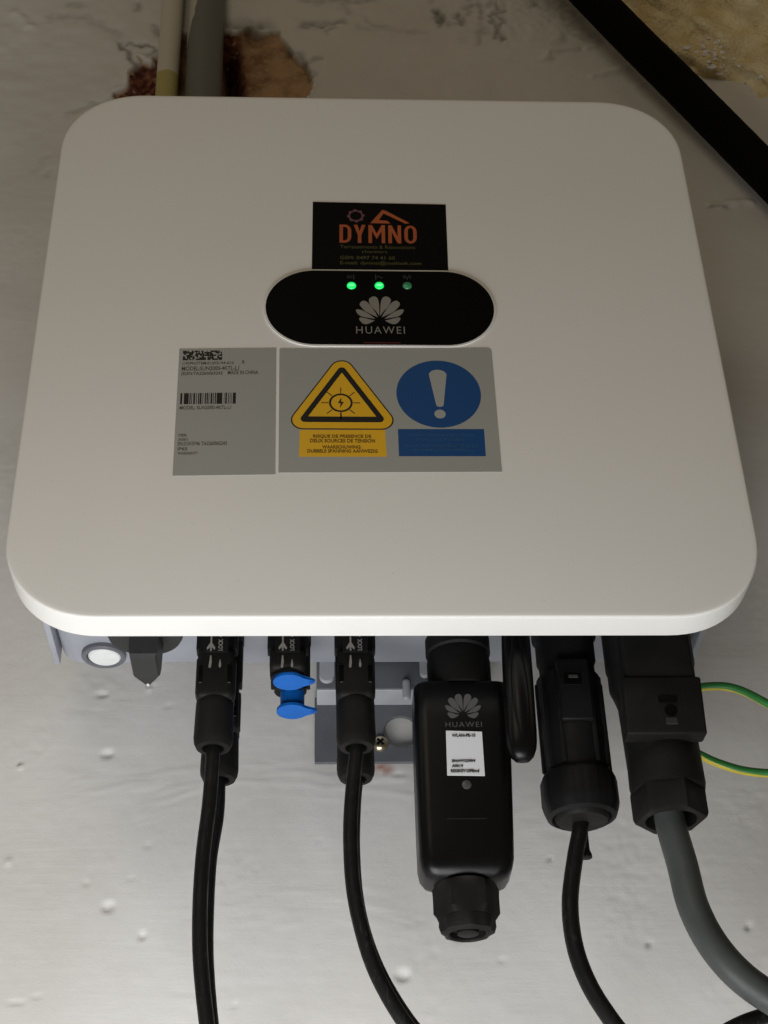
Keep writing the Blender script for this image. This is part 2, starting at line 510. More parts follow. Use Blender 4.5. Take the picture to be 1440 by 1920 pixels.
    me.vertices.foreach_set('co', np.stack([x, y, z], -1).astype(np.float32).ravel())
    me.loops.add(faces.size)
    me.loops.foreach_set('vertex_index', faces.ravel().astype(np.int32))
    me.polygons.add(len(faces))
    me.polygons.foreach_set('loop_start', np.arange(0, faces.size, 4, dtype=np.int32))
    me.polygons.foreach_set('use_smooth', np.ones(len(faces), bool))
    me.update(calc_edges=True)
    for nm, arr in (('chip', chip), ('dirt_shade', np.clip(dirt_shade, 0, 1)), ('brick', red), ('dust', dust)):
        me.attributes.new(nm, 'FLOAT', 'POINT').data.foreach_set('value', arr.astype(np.float32))
    me.materials.append(wall_material())
    o = bpy.data.objects.new('wall', me)
    C.objects.link(o)
    o['kind'] = 'structure'
    return o


def wall_material():
    m = bpy.data.materials.new('painted_plaster')
    m.use_nodes = True
    nt = m.node_tree
    L = nt.links.new
    b = nt.nodes['Principled BSDF']
    tc = nt.nodes.new('ShaderNodeTexCoord')

    def attr(n):
        a = nt.nodes.new('ShaderNodeAttribute')
        a.attribute_name = n
        return a.outputs['Fac']

    def noise(scale, detail=5, vec=None, rough=0.55):
        n = nt.nodes.new('ShaderNodeTexNoise')
        n.inputs['Scale'].default_value = scale
        n.inputs['Detail'].default_value = detail
        n.inputs['Roughness'].default_value = rough
        L(vec or tc.outputs['Object'], n.inputs['Vector'])
        return n.outputs['Fac']

    def ramp(f, a, bb, lo=0.0, hi=1.0):
        r = nt.nodes.new('ShaderNodeMapRange')
        r.inputs['From Min'].default_value = a
        r.inputs['From Max'].default_value = bb
        r.inputs['To Min'].default_value = lo
        r.inputs['To Max'].default_value = hi
        L(f, r.inputs['Value'])
        return r.outputs['Result']

    def mix(f, a, bb):
        x = nt.nodes.new('ShaderNodeMix')
        x.data_type = 'RGBA'
        if isinstance(f, float):
            x.inputs[0].default_value = f
        else:
            L(f, x.inputs[0])
        for k, c in ((6, a), (7, bb)):
            if isinstance(c, tuple):
                x.inputs[k].default_value = (*c, 1)
            else:
                L(c, x.inputs[k])
        return x.outputs[2]

    mp = nt.nodes.new('ShaderNodeMapping')
    mp.inputs['Scale'].default_value = (0.09, 1, 1)
    mp.inputs['Rotation'].default_value = (0, math.radians(3), 0)
    L(tc.outputs['Object'], mp.inputs['Vector'])
    brush = noise(340, 5, mp.outputs['Vector'])
    big = ramp(noise(11, 4), 0.35, 0.65)
    paint = mix(big, (0.635, 0.62, 0.595), (0.695, 0.685, 0.665))
    paint = mix(ramp(brush, 0.3, 0.7, 0.0, 0.25), paint, (0.63, 0.61, 0.57))
    # broken plaster: brown mortar, tan render, red brick on the left
    n1 = ramp(noise(45, 6), 0.36, 0.56)
    n2 = ramp(noise(170, 5), 0.40, 0.66)
    mort = mix(n1, (0.22, 0.125, 0.062), (0.42, 0.27, 0.155))
    mort = mix(ramp(noise(300, 4), 0.55, 0.7, 0, 0.6), mort, (0.46, 0.36, 0.26))
    brick = mix(n2, (0.06, 0.018, 0.010), (0.22, 0.085, 0.05))
    brick = mix(ramp(noise(140, 4), 0.6, 0.68, 0, 0.7), brick, (0.40, 0.31, 0.23))
    under = mix(attr('brick'), mort, brick)
    col = mix(attr('chip'), paint, under)
    col = mix(ramp(attr('dirt_shade'), 0.0, 1.0, 0, 0.92), col, (0.045, 0.033, 0.022))
    col = mix(ramp(attr('dust'), 0.15, 0.7, 0, 0.85), col, (0.36, 0.13, 0.085))
    L(col, b.inputs['Base Color'])
    L(ramp(attr('chip'), 0, 1, 0.56, 0.95), b.inputs['Roughness'])
    L(ramp(attr('chip'), 0, 1, 0.36, 0.1), b.inputs['Specular IOR Level'])
    add = nt.nodes.new('ShaderNodeMath')
    add.operation = 'MULTIPLY_ADD'
    L(brush, add.inputs[0])
    L(ramp(noise(16, 3), 0.40, 0.64, 0.15, 1.5), add.inputs[1])
    fine_ = nt.nodes.new('ShaderNodeMath')
    fine_.operation = 'MULTIPLY_ADD'
    L(ramp(noise(900, 3), 0.5, 0.75), fine_.inputs[0])
    fine_.inputs[1].default_value = 0.30
    half = nt.nodes.new('ShaderNodeMath')
    half.operation = 'MULTIPLY'
    half.inputs[1].default_value = 0.4
    L(noise(380, 5), half.inputs[0])
    L(half.outputs[0], fine_.inputs[2])
    L(fine_.outputs[0], add.inputs[2])
    bp = nt.nodes.new('ShaderNodeBump')
    bp.inputs['Strength'].default_value = 0.20
    bp.inputs['Distance'].default_value = 0.0005
    L(add.outputs[0], bp.inputs['Height'])
    L(bp.outputs['Normal'], b.inputs['Normal'])
    return m


build_wall()

# ------------------------------------------------------------------ the inverter
inv = thing('solar_inverter', 'large white solar inverter with rounded corners, black status panel and stickers', 'inverter', (0, 0.08, 0.045))


def face(a, b, d):
    return (a, -d, b)


# front cover: a shallow lid with rounded corners and a tight front edge
W2, H0, H1 = 0.1815, 0.0, 0.363
bm = bmesh.new()
rings = []
for y, ins in ((0.0175, 0.0040), (0.0175, 0.0006), (0.0172, 0.0), (0.0165, 0.0), (0.0020, 0.0), (0.0011, 0.0), (0.0005, 0.0002), (0.0001, 0.0007), (0.0, 0.0013), (0.0, 0.0030), (0.0, 0.02)):
    pts = rounded_rect(-W2 + ins, W2 - ins, H0 + ins, H1 - ins, 0.047 - ins, 18, 2.15)
    rings.append([bm.verts.new((x, y, z)) for x, z in pts])
n = len(rings[0])
for a, b in zip(rings[:-1], rings[1:]):
    for i in range(n):
        bm.faces.new((a[i], a[(i + 1) % n], b[(i + 1) % n], b[i]))
bm.faces.new(rings[0])
bm.faces.new(rings[-1])
obj('front_cover', bm, M['cover'], inv, 50)

# die-cast casing behind the cover
bm = bmesh.new()
rings = []
for y, hw, zb, zt in ((0.0173, 0.170, 0.030, 0.346), (0.060, 0.1725, 0.045, 0.346), (0.122, 0.1715, 0.0448, 0.346), (0.1275, 0.1690, 0.0475, 0.343), (0.130, 0.164, 0.053, 0.338)):
    rings.append([bm.verts.new((x, y, z)) for x, z in rounded_rect(-hw, hw, zb, zt, 0.010, 5)])
n = len(rings[0])
for a, b in zip(rings[:-1], rings[1:]):
    for i in range(n):
        bm.faces.new((a[i], a[(i + 1) % n], b[(i + 1) % n], b[i]))
bm.faces.new(rings[0])
bm.faces.new(rings[-1])
casing = obj('casing', bm, M['casing'], inv, 30)
for s in (-1, 1):                                     # flanges that stand below the casing's edges
    bm = bmesh.new()
    add_box(bm, s * 0.1738 - 0.0017, s * 0.1738 + 0.0017, 0.030, 0.1235, 0.0440, 0.080, 0.0007, 2)
    obj('edge_rail', bm, M['casing'], casing)
# cooling fins on the back of the casing
for k in range(15):
    bm = bmesh.new()
    x = -0.147 + k * 0.021
    add_box(bm, x - 0.0012, x + 0.0012, 0.1295, 0.146, 0.085, 0.325, 0.0004, 1)
    obj('cooling_fin', bm, M['casing'], casing)
# hanging tabs that reach over the wall bracket
for u0, u1, v0, v1 in ((599, 627, 1225, 1276), (786, 806, 1225, 1266)):
    a, b = at(u0, v0, 0.127), at(u1, v1, 0.127)
    bm = bmesh.new()
    w = b.x - a.x
    pts = rounded_rect(a.x, b.x, b.z, a.z + 0.02, w * 0.48, 8)
    add_prism(bm, pts, lambda p, q, d: (p, d, q), 0.1268, 0.1305)
    obj('hanging_tab', bm, M['tab'], inv)

# pressure vent
bm = bmesh.new()
add_lathe(bm, -0.1475, 0.1125, [(0.0118, 0.0470), (0.0118, 0.0425), (0.0112, 0.0418), (0.0095, 0.0418), (0.0090, 0.0425), (0.0090, 0.047)], 48)
vent = obj('pressure_vent', bm, M['bracket'], inv)
bm = bmesh.new()
add_lathe(bm, -0.1470, 0.1128, [(0.0088, 0.0455), (0.0088, 0.0428), (0.0078, 0.0418), (0.004, 0.0414)], 48)
obj('vent_cap', bm, M['white'], vent)

# rotary isolator with bar handle
sw = Vector((-0.1215, 0.0745, 0))
bm = bmesh.new()
add_lathe(bm, sw.x, sw.y, [(0.0195, 0.046), (0.0195, 0.0345), (0.0185, 0.0325), (0.0100, 0.0320)], 56)
switch = obj('rotary_switch', bm, M['knob'], inv)
bm = bmesh.new()
o5 = [(-0.0074, -0.0150), (0.0074, -0.0150), (0.0074, 0.0080), (0.0016, 0.0170), (-0.0016, 0.0170), (-0.0074, 0.0080)]
lev = [(1.0, 0.033), (0.99, 0.019), (0.93, 0.0150), (0.80, 0.0135)]
prev = None
for sc, z in lev:
    ring = [bm.verts.new((sw.x + 0.0015 + px * sc, sw.y + py * (0.5 + sc * 0.5), z)) for px, py in o5]
    if prev:
        for i in range(6):
            bm.faces.new((prev[i], prev[(i + 1) % 6], ring[(i + 1) % 6], ring[i]))
    else:
        bm.faces.new(ring)
    prev = ring
bm.faces.new(prev)
handle = obj('switch_handle', bm, M['knob'], switch, 25)
bm = bmesh.new()
add_box(bm, sw.x + 0.0009, sw.x + 0.0021, sw.y + 0.0145, sw.y + 0.0172, 0.0132, 0.0162, 0.0003, 1)
obj('pointer_mark', bm, M['mark'], switch)

# ------------------------------------------------------------------ print helpers
_txt_cache = {}


def text_geo(s, bold=0.0, space=1.0):
    key = (s, bold, space)
    if key not in _txt_cache:
        cu = bpy.data.curves.new('t', 'FONT')
        cu.body = s
        cu.size = 1.0
        cu.offset = bold
        cu.space_character = space
        cu.resolution_u = 3
        o = bpy.data.objects.new('t', cu)
        C.objects.link(o)
        bpy.context.view_layer.update()
        me = bpy.data.meshes.new_from_object(o.evaluated_get(bpy.context.evaluated_depsgraph_get()))
        vs = np.array([v.co[:2] for v in me.vertices])
        fs = [tuple(p.vertices) for p in me.polygons]
        bpy.data.objects.remove(o)
        bpy.data.meshes.remove(me)
        bpy.data.curves.remove(cu)
        lo, hi = vs.min(0), vs.max(0)
        _txt_cache[key] = ((vs - lo) / np.maximum(hi - lo, 1e-9), fs)
    return _txt_cache[key]


def add_text(bm, s, fn, a0, a1, b0, b1, d, bold=0.0, turn=False, space=1.0):
    """lettering fitted into the box a0..a1, b0..b1 of the surface fn(a, b, depth)"""
    vs, fs = text_geo(s, bold, space)
    if turn:
        V = [bm.verts.new(fn(a0 + (1 - q) * (a1 - a0), b0 + p * (b1 - b0), d)) for p, q in vs]
    else:
        V = [bm.verts.new(fn(a0 + p * (a1 - a0), b0 + q * (b1 - b0), d)) for p, q in vs]
    for f in fs:
        try:
            bm.faces.new([V[i] for i in f])
        except ValueError:
            pass


def flat(bm, pts, fn, d):
    bm.faces.new([bm.verts.new(fn(a, b, d)) for a, b in pts])


def stroke(bm, pts, w, fn, d):
    """a line of width w, each leg a quad with overlap-free round-off left to the eye"""
    for i, ((ax, ay), (bx, by)) in enumerate(zip(pts[:-1], pts[1:])):
        e = Vector((bx - ax, by - ay))
        if e.length < 1e-9:
            continue
        e.normalize()
        nx, ny = -e.y * w / 2, e.x * w / 2
        flat(bm, [(ax - nx, ay - ny), (bx - nx, by - ny), (bx + nx, by + ny), (ax + nx, ay + ny)], fn, d + i * 1e-6)


def quad_map(tl, tr, br, bl):
    """(s, t) in the unit square, t up, to the cover's face; corners as measured in the photograph"""
    P = [at(u, v, 0.0) for u, v in (tl, tr, br, bl)]
    P = [(p.x, p.z) for p in P]

    def fn(s, t, d):
        x = (P[0][0] * (1 - s) + P[1][0] * s) * t + (P[3][0] * (1 - s) + P[2][0] * s) * (1 - t)
        z = (P[0][1] * (1 - s) + P[1][1] * s) * t + (P[3][1] * (1 - s) + P[2][1] * s) * (1 - t)
        return (x, -d, z)
    return fn


def sheet(name, pts, fn, d, mat, parent):
    bm = bmesh.new()
    add_prism(bm, pts, fn, 0.00002, d)
    return obj(name, bm, mat, parent, 0)


UNIT = [(0, 0), (1, 0), (1, 1), (0, 1)]


PETALS = (((690, 706), (672, 680), (649, 656), (634, 632), (632, 613), (643, 601), (662, 596), (679, 606), (687, 630), (690, 665)),
          ((682, 714), (652, 700), (614, 681), (592, 660), (580, 641), (588, 626), (604, 620), (627, 632), (650, 660), (670, 690)),
          ((668, 722), (630, 716), (590, 708), (568, 693), (559, 672), (575, 669), (600, 677), (636, 698)),
          ((664, 731), (642, 744), (616, 752), (595, 746), (577, 724), (586, 714), (615, 719), (640, 726)))


def emblem(name, fn, pos, sx, sy, d, mat, parent):
    """eight petals of a fan; pos(u, v) carries the measured outline to the surface"""
    bm = bmesh.new()
    for sgn in (1, -1):
        for poly in PETALS:
            c = [Vector(((x - 693) / 3.0 * sx * sgn, (y - 735) / 3.0 * sy, 0)) for x, y in poly]
            loop = spline(c + [c[0]], 4)[:-1]
            flat(bm, [pos(p.x, p.y) for p in loop], fn, d)
    bmesh.ops.triangulate(bm, faces=bm.faces)
    return obj(name, bm, mat, parent, 0)


def fx(u, v=580):
    return at(u, v, 0).x


def fz(v, u=712):
    return at(u, v, 0).z


# ------------------------------------------------------------------ status panel
pc = at(712, 579.5, 0)
px0, px1 = at(498, 580, 0).x, at(926, 584, 0).x
pz1, pz0 = fz(511), fz(648)
bm = bmesh.new()
add_prism(bm, rounded_rect(px0 - 0.0011, px1 + 0.0011, pz0 - 0.0011, pz1 + 0.0013, (pz1 - pz0) / 2 + 0.0011, 24), face, 0.00002, 0.0007)
bmesh.ops.bevel(bm, geom=[e for e in bm.edges if all(v.co.y < -0.0006 for v in e.verts)], offset=0.0004, segments=2, affect='EDGES')
obj('panel_rim', bm, M['cover'], inv)
bm = bmesh.new()
add_prism(bm, rounded_rect(px0, px1, pz0, pz1, (pz1 - pz0) / 2, 24), face, 0.0005, 0.0011)
bmesh.ops.bevel(bm, geom=[e for e in bm.edges if all(v.co.y < -0.001 for v in e.verts)], offset=0.0003, segments=2, affect='EDGES')
panel = obj('status_panel', bm, M['panel'], inv)
for i, u in enumerate((659, 711, 763.5)):
    p = at(u, 538.5, 0)
    bm = bmesh.new()
    for r, d in ((0.00255, 0.00105), (0.0024, 0.0016), (0.0017, 0.0020), (0.0007, 0.0022)):
        ring = [bm.verts.new((p.x + r * math.cos(k * math.pi / 12), -d, p.z + r * math.sin(k * math.pi / 12))) for k in range(24)]
        if d > 0.00105:
            for k in range(24):
                bm.faces.new((prev[k], prev[(k + 1) % 24], ring[(k + 1) % 24], ring[k]))
        prev = ring
    bm.faces.new(prev)
    led = obj('indicator_light', bm, M['led_dim'] if i == 2 else M['led'], inv, 60)
    led['label'] = 'dim green indicator light' if i == 2 else 'lit green indicator light'
    if i < 2:                                        # the bright filament patch in the lens
        bm = bmesh.new()
        pts = [(p.x + 0.0017 * math.cos(a), p.z - 0.0004 + 0.00085 * math.sin(a)) for a in np.linspace(0, 2 * math.pi, 20)[:-1]]
        flat(bm, pts, face, 0.00228)
        obj('light_core', bm, M['led_core'], led, 0)
# pictograms above the lights
bm = bmesh.new()
zt, zb = fz(518), fz(527)
for u0, u1 in ((651, 661),):
    stroke(bm, [(fx(u0), (zt + zb) / 2 + 0.0006), (fx(u1), (zt + zb) / 2 + 0.0006)], 0.0005, face, 0.00118)
    stroke(bm, [(fx(u0), (zt + zb) / 2 - 0.0007), (fx(u1), (zt + zb) / 2 - 0.0007)], 0.0004, face, 0.00118)
stroke(bm, [(fx(664), zb), (fx(664), zt)], 0.0005, face, 0.00118)
stroke(bm, [(fx(706), zb), (fx(706), zt)], 0.0005, face, 0.00118)
wv = [(fx(709) + k * 0.00033, (zt + zb) / 2 + 0.0006 * math.sin(k * 0.66)) for k in range(10)]
stroke(bm, wv, 0.0005, face, 0.00118)
q = at(763, 522, 0)
stroke(bm, [(q.x, zb), (q.x, q.z)], 0.0005, face, 0.00118)
for sgn in (-1, 1):
    for r in (0.0010, 0.0019):
        stroke(bm, [(q.x + sgn * r * math.cos(a), q.z + r * math.sin(a)) for a in (-0.8, -0.3, 0.3, 0.8)], 0.0004, face, 0.00118)
obj('pictogram', bm, M['faint'], panel, 0)
emblem('emblem', face, lambda a, b: (at(712 + a, 605 + b, 0).x, at(712 + a, 605 + b, 0).z), 1.0, 1.0, 0.00120, M['silver'], panel)
bm = bmesh.new()
add_text(bm, 'HUAWEI', face, fx(667), fx(757), fz(628.5), fz(615), 0.00122, -0.004, False, 1.22)
obj('lettering', bm, M['silver'], panel, 0)
bm = bmesh.new()
add_box(bm, fx(680), fx(748), -0.00118, -0.0010, pz0 + 0.0006, pz0 + 0.0014, 0)
obj('button_line', bm, principled('dark_red_print', (0.06, 0.006, 0.006), 0.5, 0.3), panel, 0)

# ------------------------------------------------------------------ company sticker
fn = quad_map((586.5, 379), (835.5, 384), (840.5, 509), (584.5, 507))
card = sheet('company_sticker', UNIT, fn, 0.00022, M['card'], inv)
D = 0.00030


def cs(u):
    return (u - 586) / 251.0


def ct(v):
    return 1 - (v - 381) / 127.0


# in the sticker's own square: letters of even stroke
bm = bmesh.new()


def letter_D(x0, x1, z0, z1, w):
    outer = rounded_rect(x0, x1, z0, z1, (x1 - x0) * 0.55, 8)
    outer = [(x0, z0) if (a < (x0 + x1) / 2 and b < (z0 + z1) / 2) else (x0, z1) if a < (x0 + x1) / 2 else (a, b) for a, b in outer]
    return outer


def ring_poly(outer, inner, f, d):
    n = len(outer)
    A = [bm.verts.new(f(a, b, d)) for a, b in outer]
    B = [bm.verts.new(f(a, b, d)) for a, b in inner]
    for i in range(n):
        try:
            bm.faces.new((A[i], A[(i + 1) % n], B[(i + 1) % n], B[i]))
        except ValueError:
            pass


def aspect_rr(x0, x1, z0, z1, rx, rz, sq=None, n=8):
    out = []
    for cx, cz, a0, q in ((x1 - rx, z1 - rz, 0, 1), (x0 + rx, z1 - rz, 90, 0), (x0 + rx, z0 + rz, 180, 0), (x1 - rx, z0 + rz, 270, 1)):
        for k in range(n + 1):
            a = math.radians(a0 + 90.0 * k / n)
            if sq and not q:
                out.append((x0 + 1e-5 * k, (z1 if a0 == 90 else z0) + (-1e-5 * k if a0 == 90 else 1e-5 * k)))
            else:
                out.append((cx + rx * math.cos(a), cz + rz * math.sin(a)))
    return out


zl, zh = ct(457.5), ct(423.5)
hw, hh = 0.026, 0.034
x0, x1 = cs(636.5), cs(658.5)
ring_poly(aspect_rr(x0, x1, zl, zh, 0.05, 0.09, True), aspect_rr(x0 + hw, x1 - hw, zl + hh, zh - hh, 0.024, 0.05, True), fn, D)
x0, x1 = cs(757.5), cs(780.5)
ring_poly(aspect_rr(x0, x1, zl, zh, 0.046, 0.09), aspect_rr(x0 + hw, x1 - hw, zl + hh, zh - hh, 0.021, 0.05), fn, D)
x0, x1 = cs(663), cs(685)
xm, zm = (x0 + x1) / 2, zl + (zh - zl) * 0.42
flat(bm, [(xm - hw / 2, zl), (xm + hw / 2, zl), (xm + hw / 2, zm), (xm - hw / 2, zm)], fn, D)
flat(bm, [(xm - hw / 2, zm), (xm + hw / 2, zm), (xm, zm + 0.06), (x0 + hw * 1.05, zh), (x0, zh)], fn, D)
flat(bm, [(xm, zm + 0.06), (xm + hw / 2, zm), (x1, zh), (x1 - hw * 1.05, zh)], fn, D)
x0, x1 = cs(690.5), cs(721.5)
xm = (x0 + x1) / 2
for a in (x0, x1 - hw):
    flat(bm, [(a, zl), (a + hw, zl), (a + hw, zh), (a, zh)], fn, D)
flat(bm, [(x0 + hw, zh), (x0 + hw, zh - 0.09), (xm, zl + 0.06), (xm, zl + 0.14)], fn, D)
flat(bm, [(x1 - hw, zh), (x1 - hw, zh - 0.09), (xm, zl + 0.06), (xm, zl + 0.14)], fn, D)
x0, x1 = cs(727.5), cs(751.5)
for a in (x0, x1 - hw):
    flat(bm, [(a, zl), (a + hw, zl), (a + hw, zh), (a, zh)], fn, D)
flat(bm, [(x0 + hw, zh), (x0 + hw, zh - 0.10), (x1 - hw, zl), (x1 - hw, zl + 0.10)], fn, D)
# the roof above the letters
flat(bm, [(cs(717), ct(394)), (cs(719), ct(401)), (cs(710), ct(414)), (cs(694), ct(420))], fn, D)
flat(bm, [(cs(694), ct(420)), (cs(710), ct(414)), (cs(726), ct(415)), (cs(732), ct(420))], fn, D)
flat(bm, [(cs(717), ct(394)), (cs(724), ct(396)), (cs(768), ct(419)), (cs(760), ct(420)), (cs(719), ct(401))], fn, D)
obj('lettering', bm, M['orange'], card, 0)
bm = bmesh.new()                                          # little sun
cx, cz = cs(667), ct(406.5)
n = 32
O, I = [], []
for k in range(n):
    a = 2 * math.pi * k / n
    ro = 1.0 + (0.14 if k % 4 < 2 else -0.04)
    O.append((cx + 0.058 * ro * math.cos(a), cz + 0.088 * ro * math.sin(a)))
    I.append((cx + 0.043 * math.cos(a), cz + 0.064 * math.sin(a)))
ring_poly(O, I, fn, D)
obj('sun_mark', bm, M['mauve'], card, 0)
bm = bmesh.new()
add_text(bm, 'Terrassements & Rénovations', fn, cs(638), cs(777), ct(468), ct(461.5), D, 0.0)
add_text(bm, 'chantiers', fn, cs(678), cs(725), ct(476), ct(470.5), D, 0.0)
add_text(bm, 'GSM: 0497 74 41 60', fn, cs(638), cs(739), ct(488), ct(481.5), D, 0.01)
add_text(bm, 'E-mail: dymno@outlook.com', fn, cs(638), cs(788), ct(499), ct(491), D, 0.01)
obj('lettering', bm, M['olive'], card, 0)

# ------------------------------------------------------------------ rating plate
fn = quad_map((336.5, 655), (518, 653), (516, 890), (323.5, 892.5))
plate = sheet('rating_label', UNIT, fn, 0.00022, M['label'], inv)


def ns(u, v):
    k = (v - 654) / 237.0
    l, r = 336.5 + (323.5 - 336.5) * k, 518 + (516 - 518) * k
    return (u - l) / (r - l)


# t runs with perspective; take it from the face itself
def tt(v, u, fnq):
    p = at(u, v, 0)
    lo, hi = fnq(0.5, 0, 0)[2], fnq(0.5, 1, 0)[2]
    return (p.z - lo) / (hi - lo)


bm = bmesh.new()
rows = 7
t1, t0 = tt(657.5, 380, fn), tt(675, 380, fn)
rr = random.Random(4)
s0, s1 = ns(343, 666), ns(416.5, 666)
for r in range(rows):                                     # stacked bar symbol
    s = s0
    za, zb = t0 + (t1 - t0) * r / rows, t0 + (t1 - t0) * (r + 1) / rows
    while s < s1:
        w = rr.choice((0.006, 0.009, 0.014, 0.02))
        if rr.random() < 0.72:
            flat(bm, [(s, za), (min(s + w, s1), za), (min(s + w, s1), zb), (s, zb)], fn, D)
        s += w
obj('stacked_barcode', bm, M['ink'], plate, 0)
bm = bmesh.new()
t1, t0 = tt(737, 390, fn), tt(757.5, 390, fn)
s0, s1 = ns(338, 748), ns(442, 748)
pat = [(0.00, .035), (.065, .085), (.165, .02), (.20, .012), (.235, .03), (.285, .012), (.32, .02), (.35, .03), (.40, .012), (.44, .022), (.475, .022),
       (.51, .012), (.545, .03), (.59, .012), (.62, .02), (.655, .10), (.785, .008), (.81, .028), (.86, .012), (.89, .012), (.92, .008), (.945, .055)]
for a, w in pat:
    p, q = s0 + (s1 - s0) * a, s0 + (s1 - s0) * (a + w)
    flat(bm, [(p, t0), (q, t0), (q, t1), (p, t1)], fn, D)
obj('barcode', bm, M['ink'], plate, 0)
bm = bmesh.new()
for s, u0, u1, v0, v1 in (('(1P)PN/ITEM:01075194-010', 342, 438, 678.5, 685), ('R', 454, 459, 677, 683), ('MODEL:SUN2000-4KTL-L1', 341, 448, 687, 694.5),
                          ('(S)SN:TA2260065243', 340, 417, 697, 704.5), ('MADE IN CHINA', 427, 484, 696, 703),
                          ('MODEL: SUN2000-4KTL-L1', 337, 433, 761, 767.5), ('VER:', 334, 351, 813, 818), ('A001', 334, 352, 821, 826),
                          ('SN:21010746 TA2260065243', 333, 425, 828, 835), ('IP65', 333, 351, 838, 844), ('WARRANTY', 333, 371, 847, 852)):
    um = (u0 + u1) / 2
    vm = (v0 + v1) / 2
    add_text(bm, s, fn, ns(u0, vm), ns(u1, vm), tt(v1, um, fn), tt(v0, um, fn), D, 0.012)
obj('lettering', bm, M['softink'], plate, 0)

# ------------------------------------------------------------------ warning label
fn = quad_map((524, 654), (921, 652.5), (941, 885), (522, 886.5))
warn = sheet('warning_label', [(0, 0), (1, 0), (1, 0.97), (0.995, 0.99), (0.98, 1), (0.004, 1), (0, 0.99)], fn, 0.00022, M['label'], inv)


def ws(u, v):
    k = (v - 653) / 232.0
    l, r = 524 + (522 - 524) * k, 921 + (941 - 921) * k
    return (u - l) / (r - l)


def P_(u, v):
    return (ws(u, v), tt(v, u, fn))


def round_tri(A, B, Cc, r, n=8):
    """rounded triangle in true face coordinates"""
    pts = [Vector(A), Vector(B), Vector(Cc)]
    out = []
    for i in range(3):
        p, a, b = pts[i], pts[i - 1], pts[(i + 1) % 3]
        da, db = (a - p).normalized(), (b - p).normalized()
        half = math.acos(max(-1, min(1, da.dot(db)))) / 2
        k = r / math.tan(half)
        c = p + (da + db).normalized() * (r / math.sin(half))
        s, e = p + da * k - c, p + db * k - c
        a0, a1 = math.atan2(s.y, s.x), math.atan2(e.y, e.x)
        dd = (a1 - a0 + math.pi) % (2 * math.pi) - math.pi
        for j in range(n + 1):
            a_ = a0 + dd * j / n
            out.append((c.x + r * math.cos(a_), c.y + r * math.sin(a_)))
    return out


def F2(u, v):
    p = at(u, v, 0)
    return Vector((p.x, p.z))


L_, R_ = F2(551, 795), F2(732.5, 795)
top, bot = F2(640.5, 677).y, F2(640, 806).y
cxm = (L_.x + R_.x) / 2
hw_ = (R_.x - L_.x) / 2
r_ = 0.0057


def tri(inset, r, name, mat, parent, d, hole=None):
    # sharp corners such that the rounded outline touches the measured box
    slope = 60
    zb_ = bot + inset
    apex = top - inset + r * (1 / math.sin(math.radians(30)) - 1) * 1.0
    half = (apex - zb_) / math.tan(math.radians(59.2))
    return round_tri((cxm - half, zb_), (cxm + half, zb_), (cxm, apex), r)


bm = bmesh.new()
flat(bm, tri(0, 0.0062, '', None, None, 0), face, 0.00026)
obj('triangle_edge', bm, M['ink'], warn, 0)
bm = bmesh.new()
flat(bm, tri(0.0007, 0.0056, '', None, None, 0), face, 0.00030)
obj('triangle', bm, M['yellow'], warn, 0)
bm = bmesh.new()
o_ = tri(0.0047, 0.0022, '', None, None, 0)
i_ = tri(0.0083, 0.0002, '', None, None, 0)
ring_poly(o_, i_, face, 0.00034)
c0 = F2(639, 756)
n = 36
ring_poly([(c0.x + 0.0061 * math.cos(2 * math.pi * k / n), c0.y + 0.0061 * math.sin(2 * math.pi * k / n)) for k in range(n)],
          [(c0.x + 0.0050 * math.cos(2 * math.pi * k / n), c0.y + 0.0050 * math.sin(2 * math.pi * k / n)) for k in range(n)], face, 0.00034)
flat(bm, [(c0.x + 0.0004, c0.y + 0.0036), (c0.x - 0.0016, c0.y - 0.0003), (c0.x - 0.0001, c0.y - 0.0003), (c0.x - 0.0006, c0.y - 0.0036),
          (c0.x + 0.0016, c0.y + 0.0006), (c0.x + 0.0001, c0.y + 0.0006)], face, 0.00034)
for k in range(8):
    a = math.pi / 4 * k + math.pi / 2
    r1 = 0.0100 if k != 4 else 0.0106
    w = 0.0005 if k != 4 else 0.0008
    stroke(bm, [(c0.x + 0.0064 * math.cos(a), c0.y + 0.0064 * math.sin(a)), (c0.x + r1 * math.cos(a), c0.y + r1 * math.sin(a))], w, face, 0.00034)
obj('electric_sun_symbol', bm, M['ink'], warn, 0)


def px_box(name, u0, u1, v0, v1, mat, d, ub0=None, ub1=None):
    bm = bmesh.new()
    a, b = F2(u0, v0), F2(u1, v0)
    c, e = F2(ub1 or u1, v1), F2(ub0 or u0, v1)
    flat(bm, [(a.x, a.y), (b.x, b.y), (c.x, c.y), (e.x, e.y)], face, d)
    return obj(name, bm, mat, warn, 0)


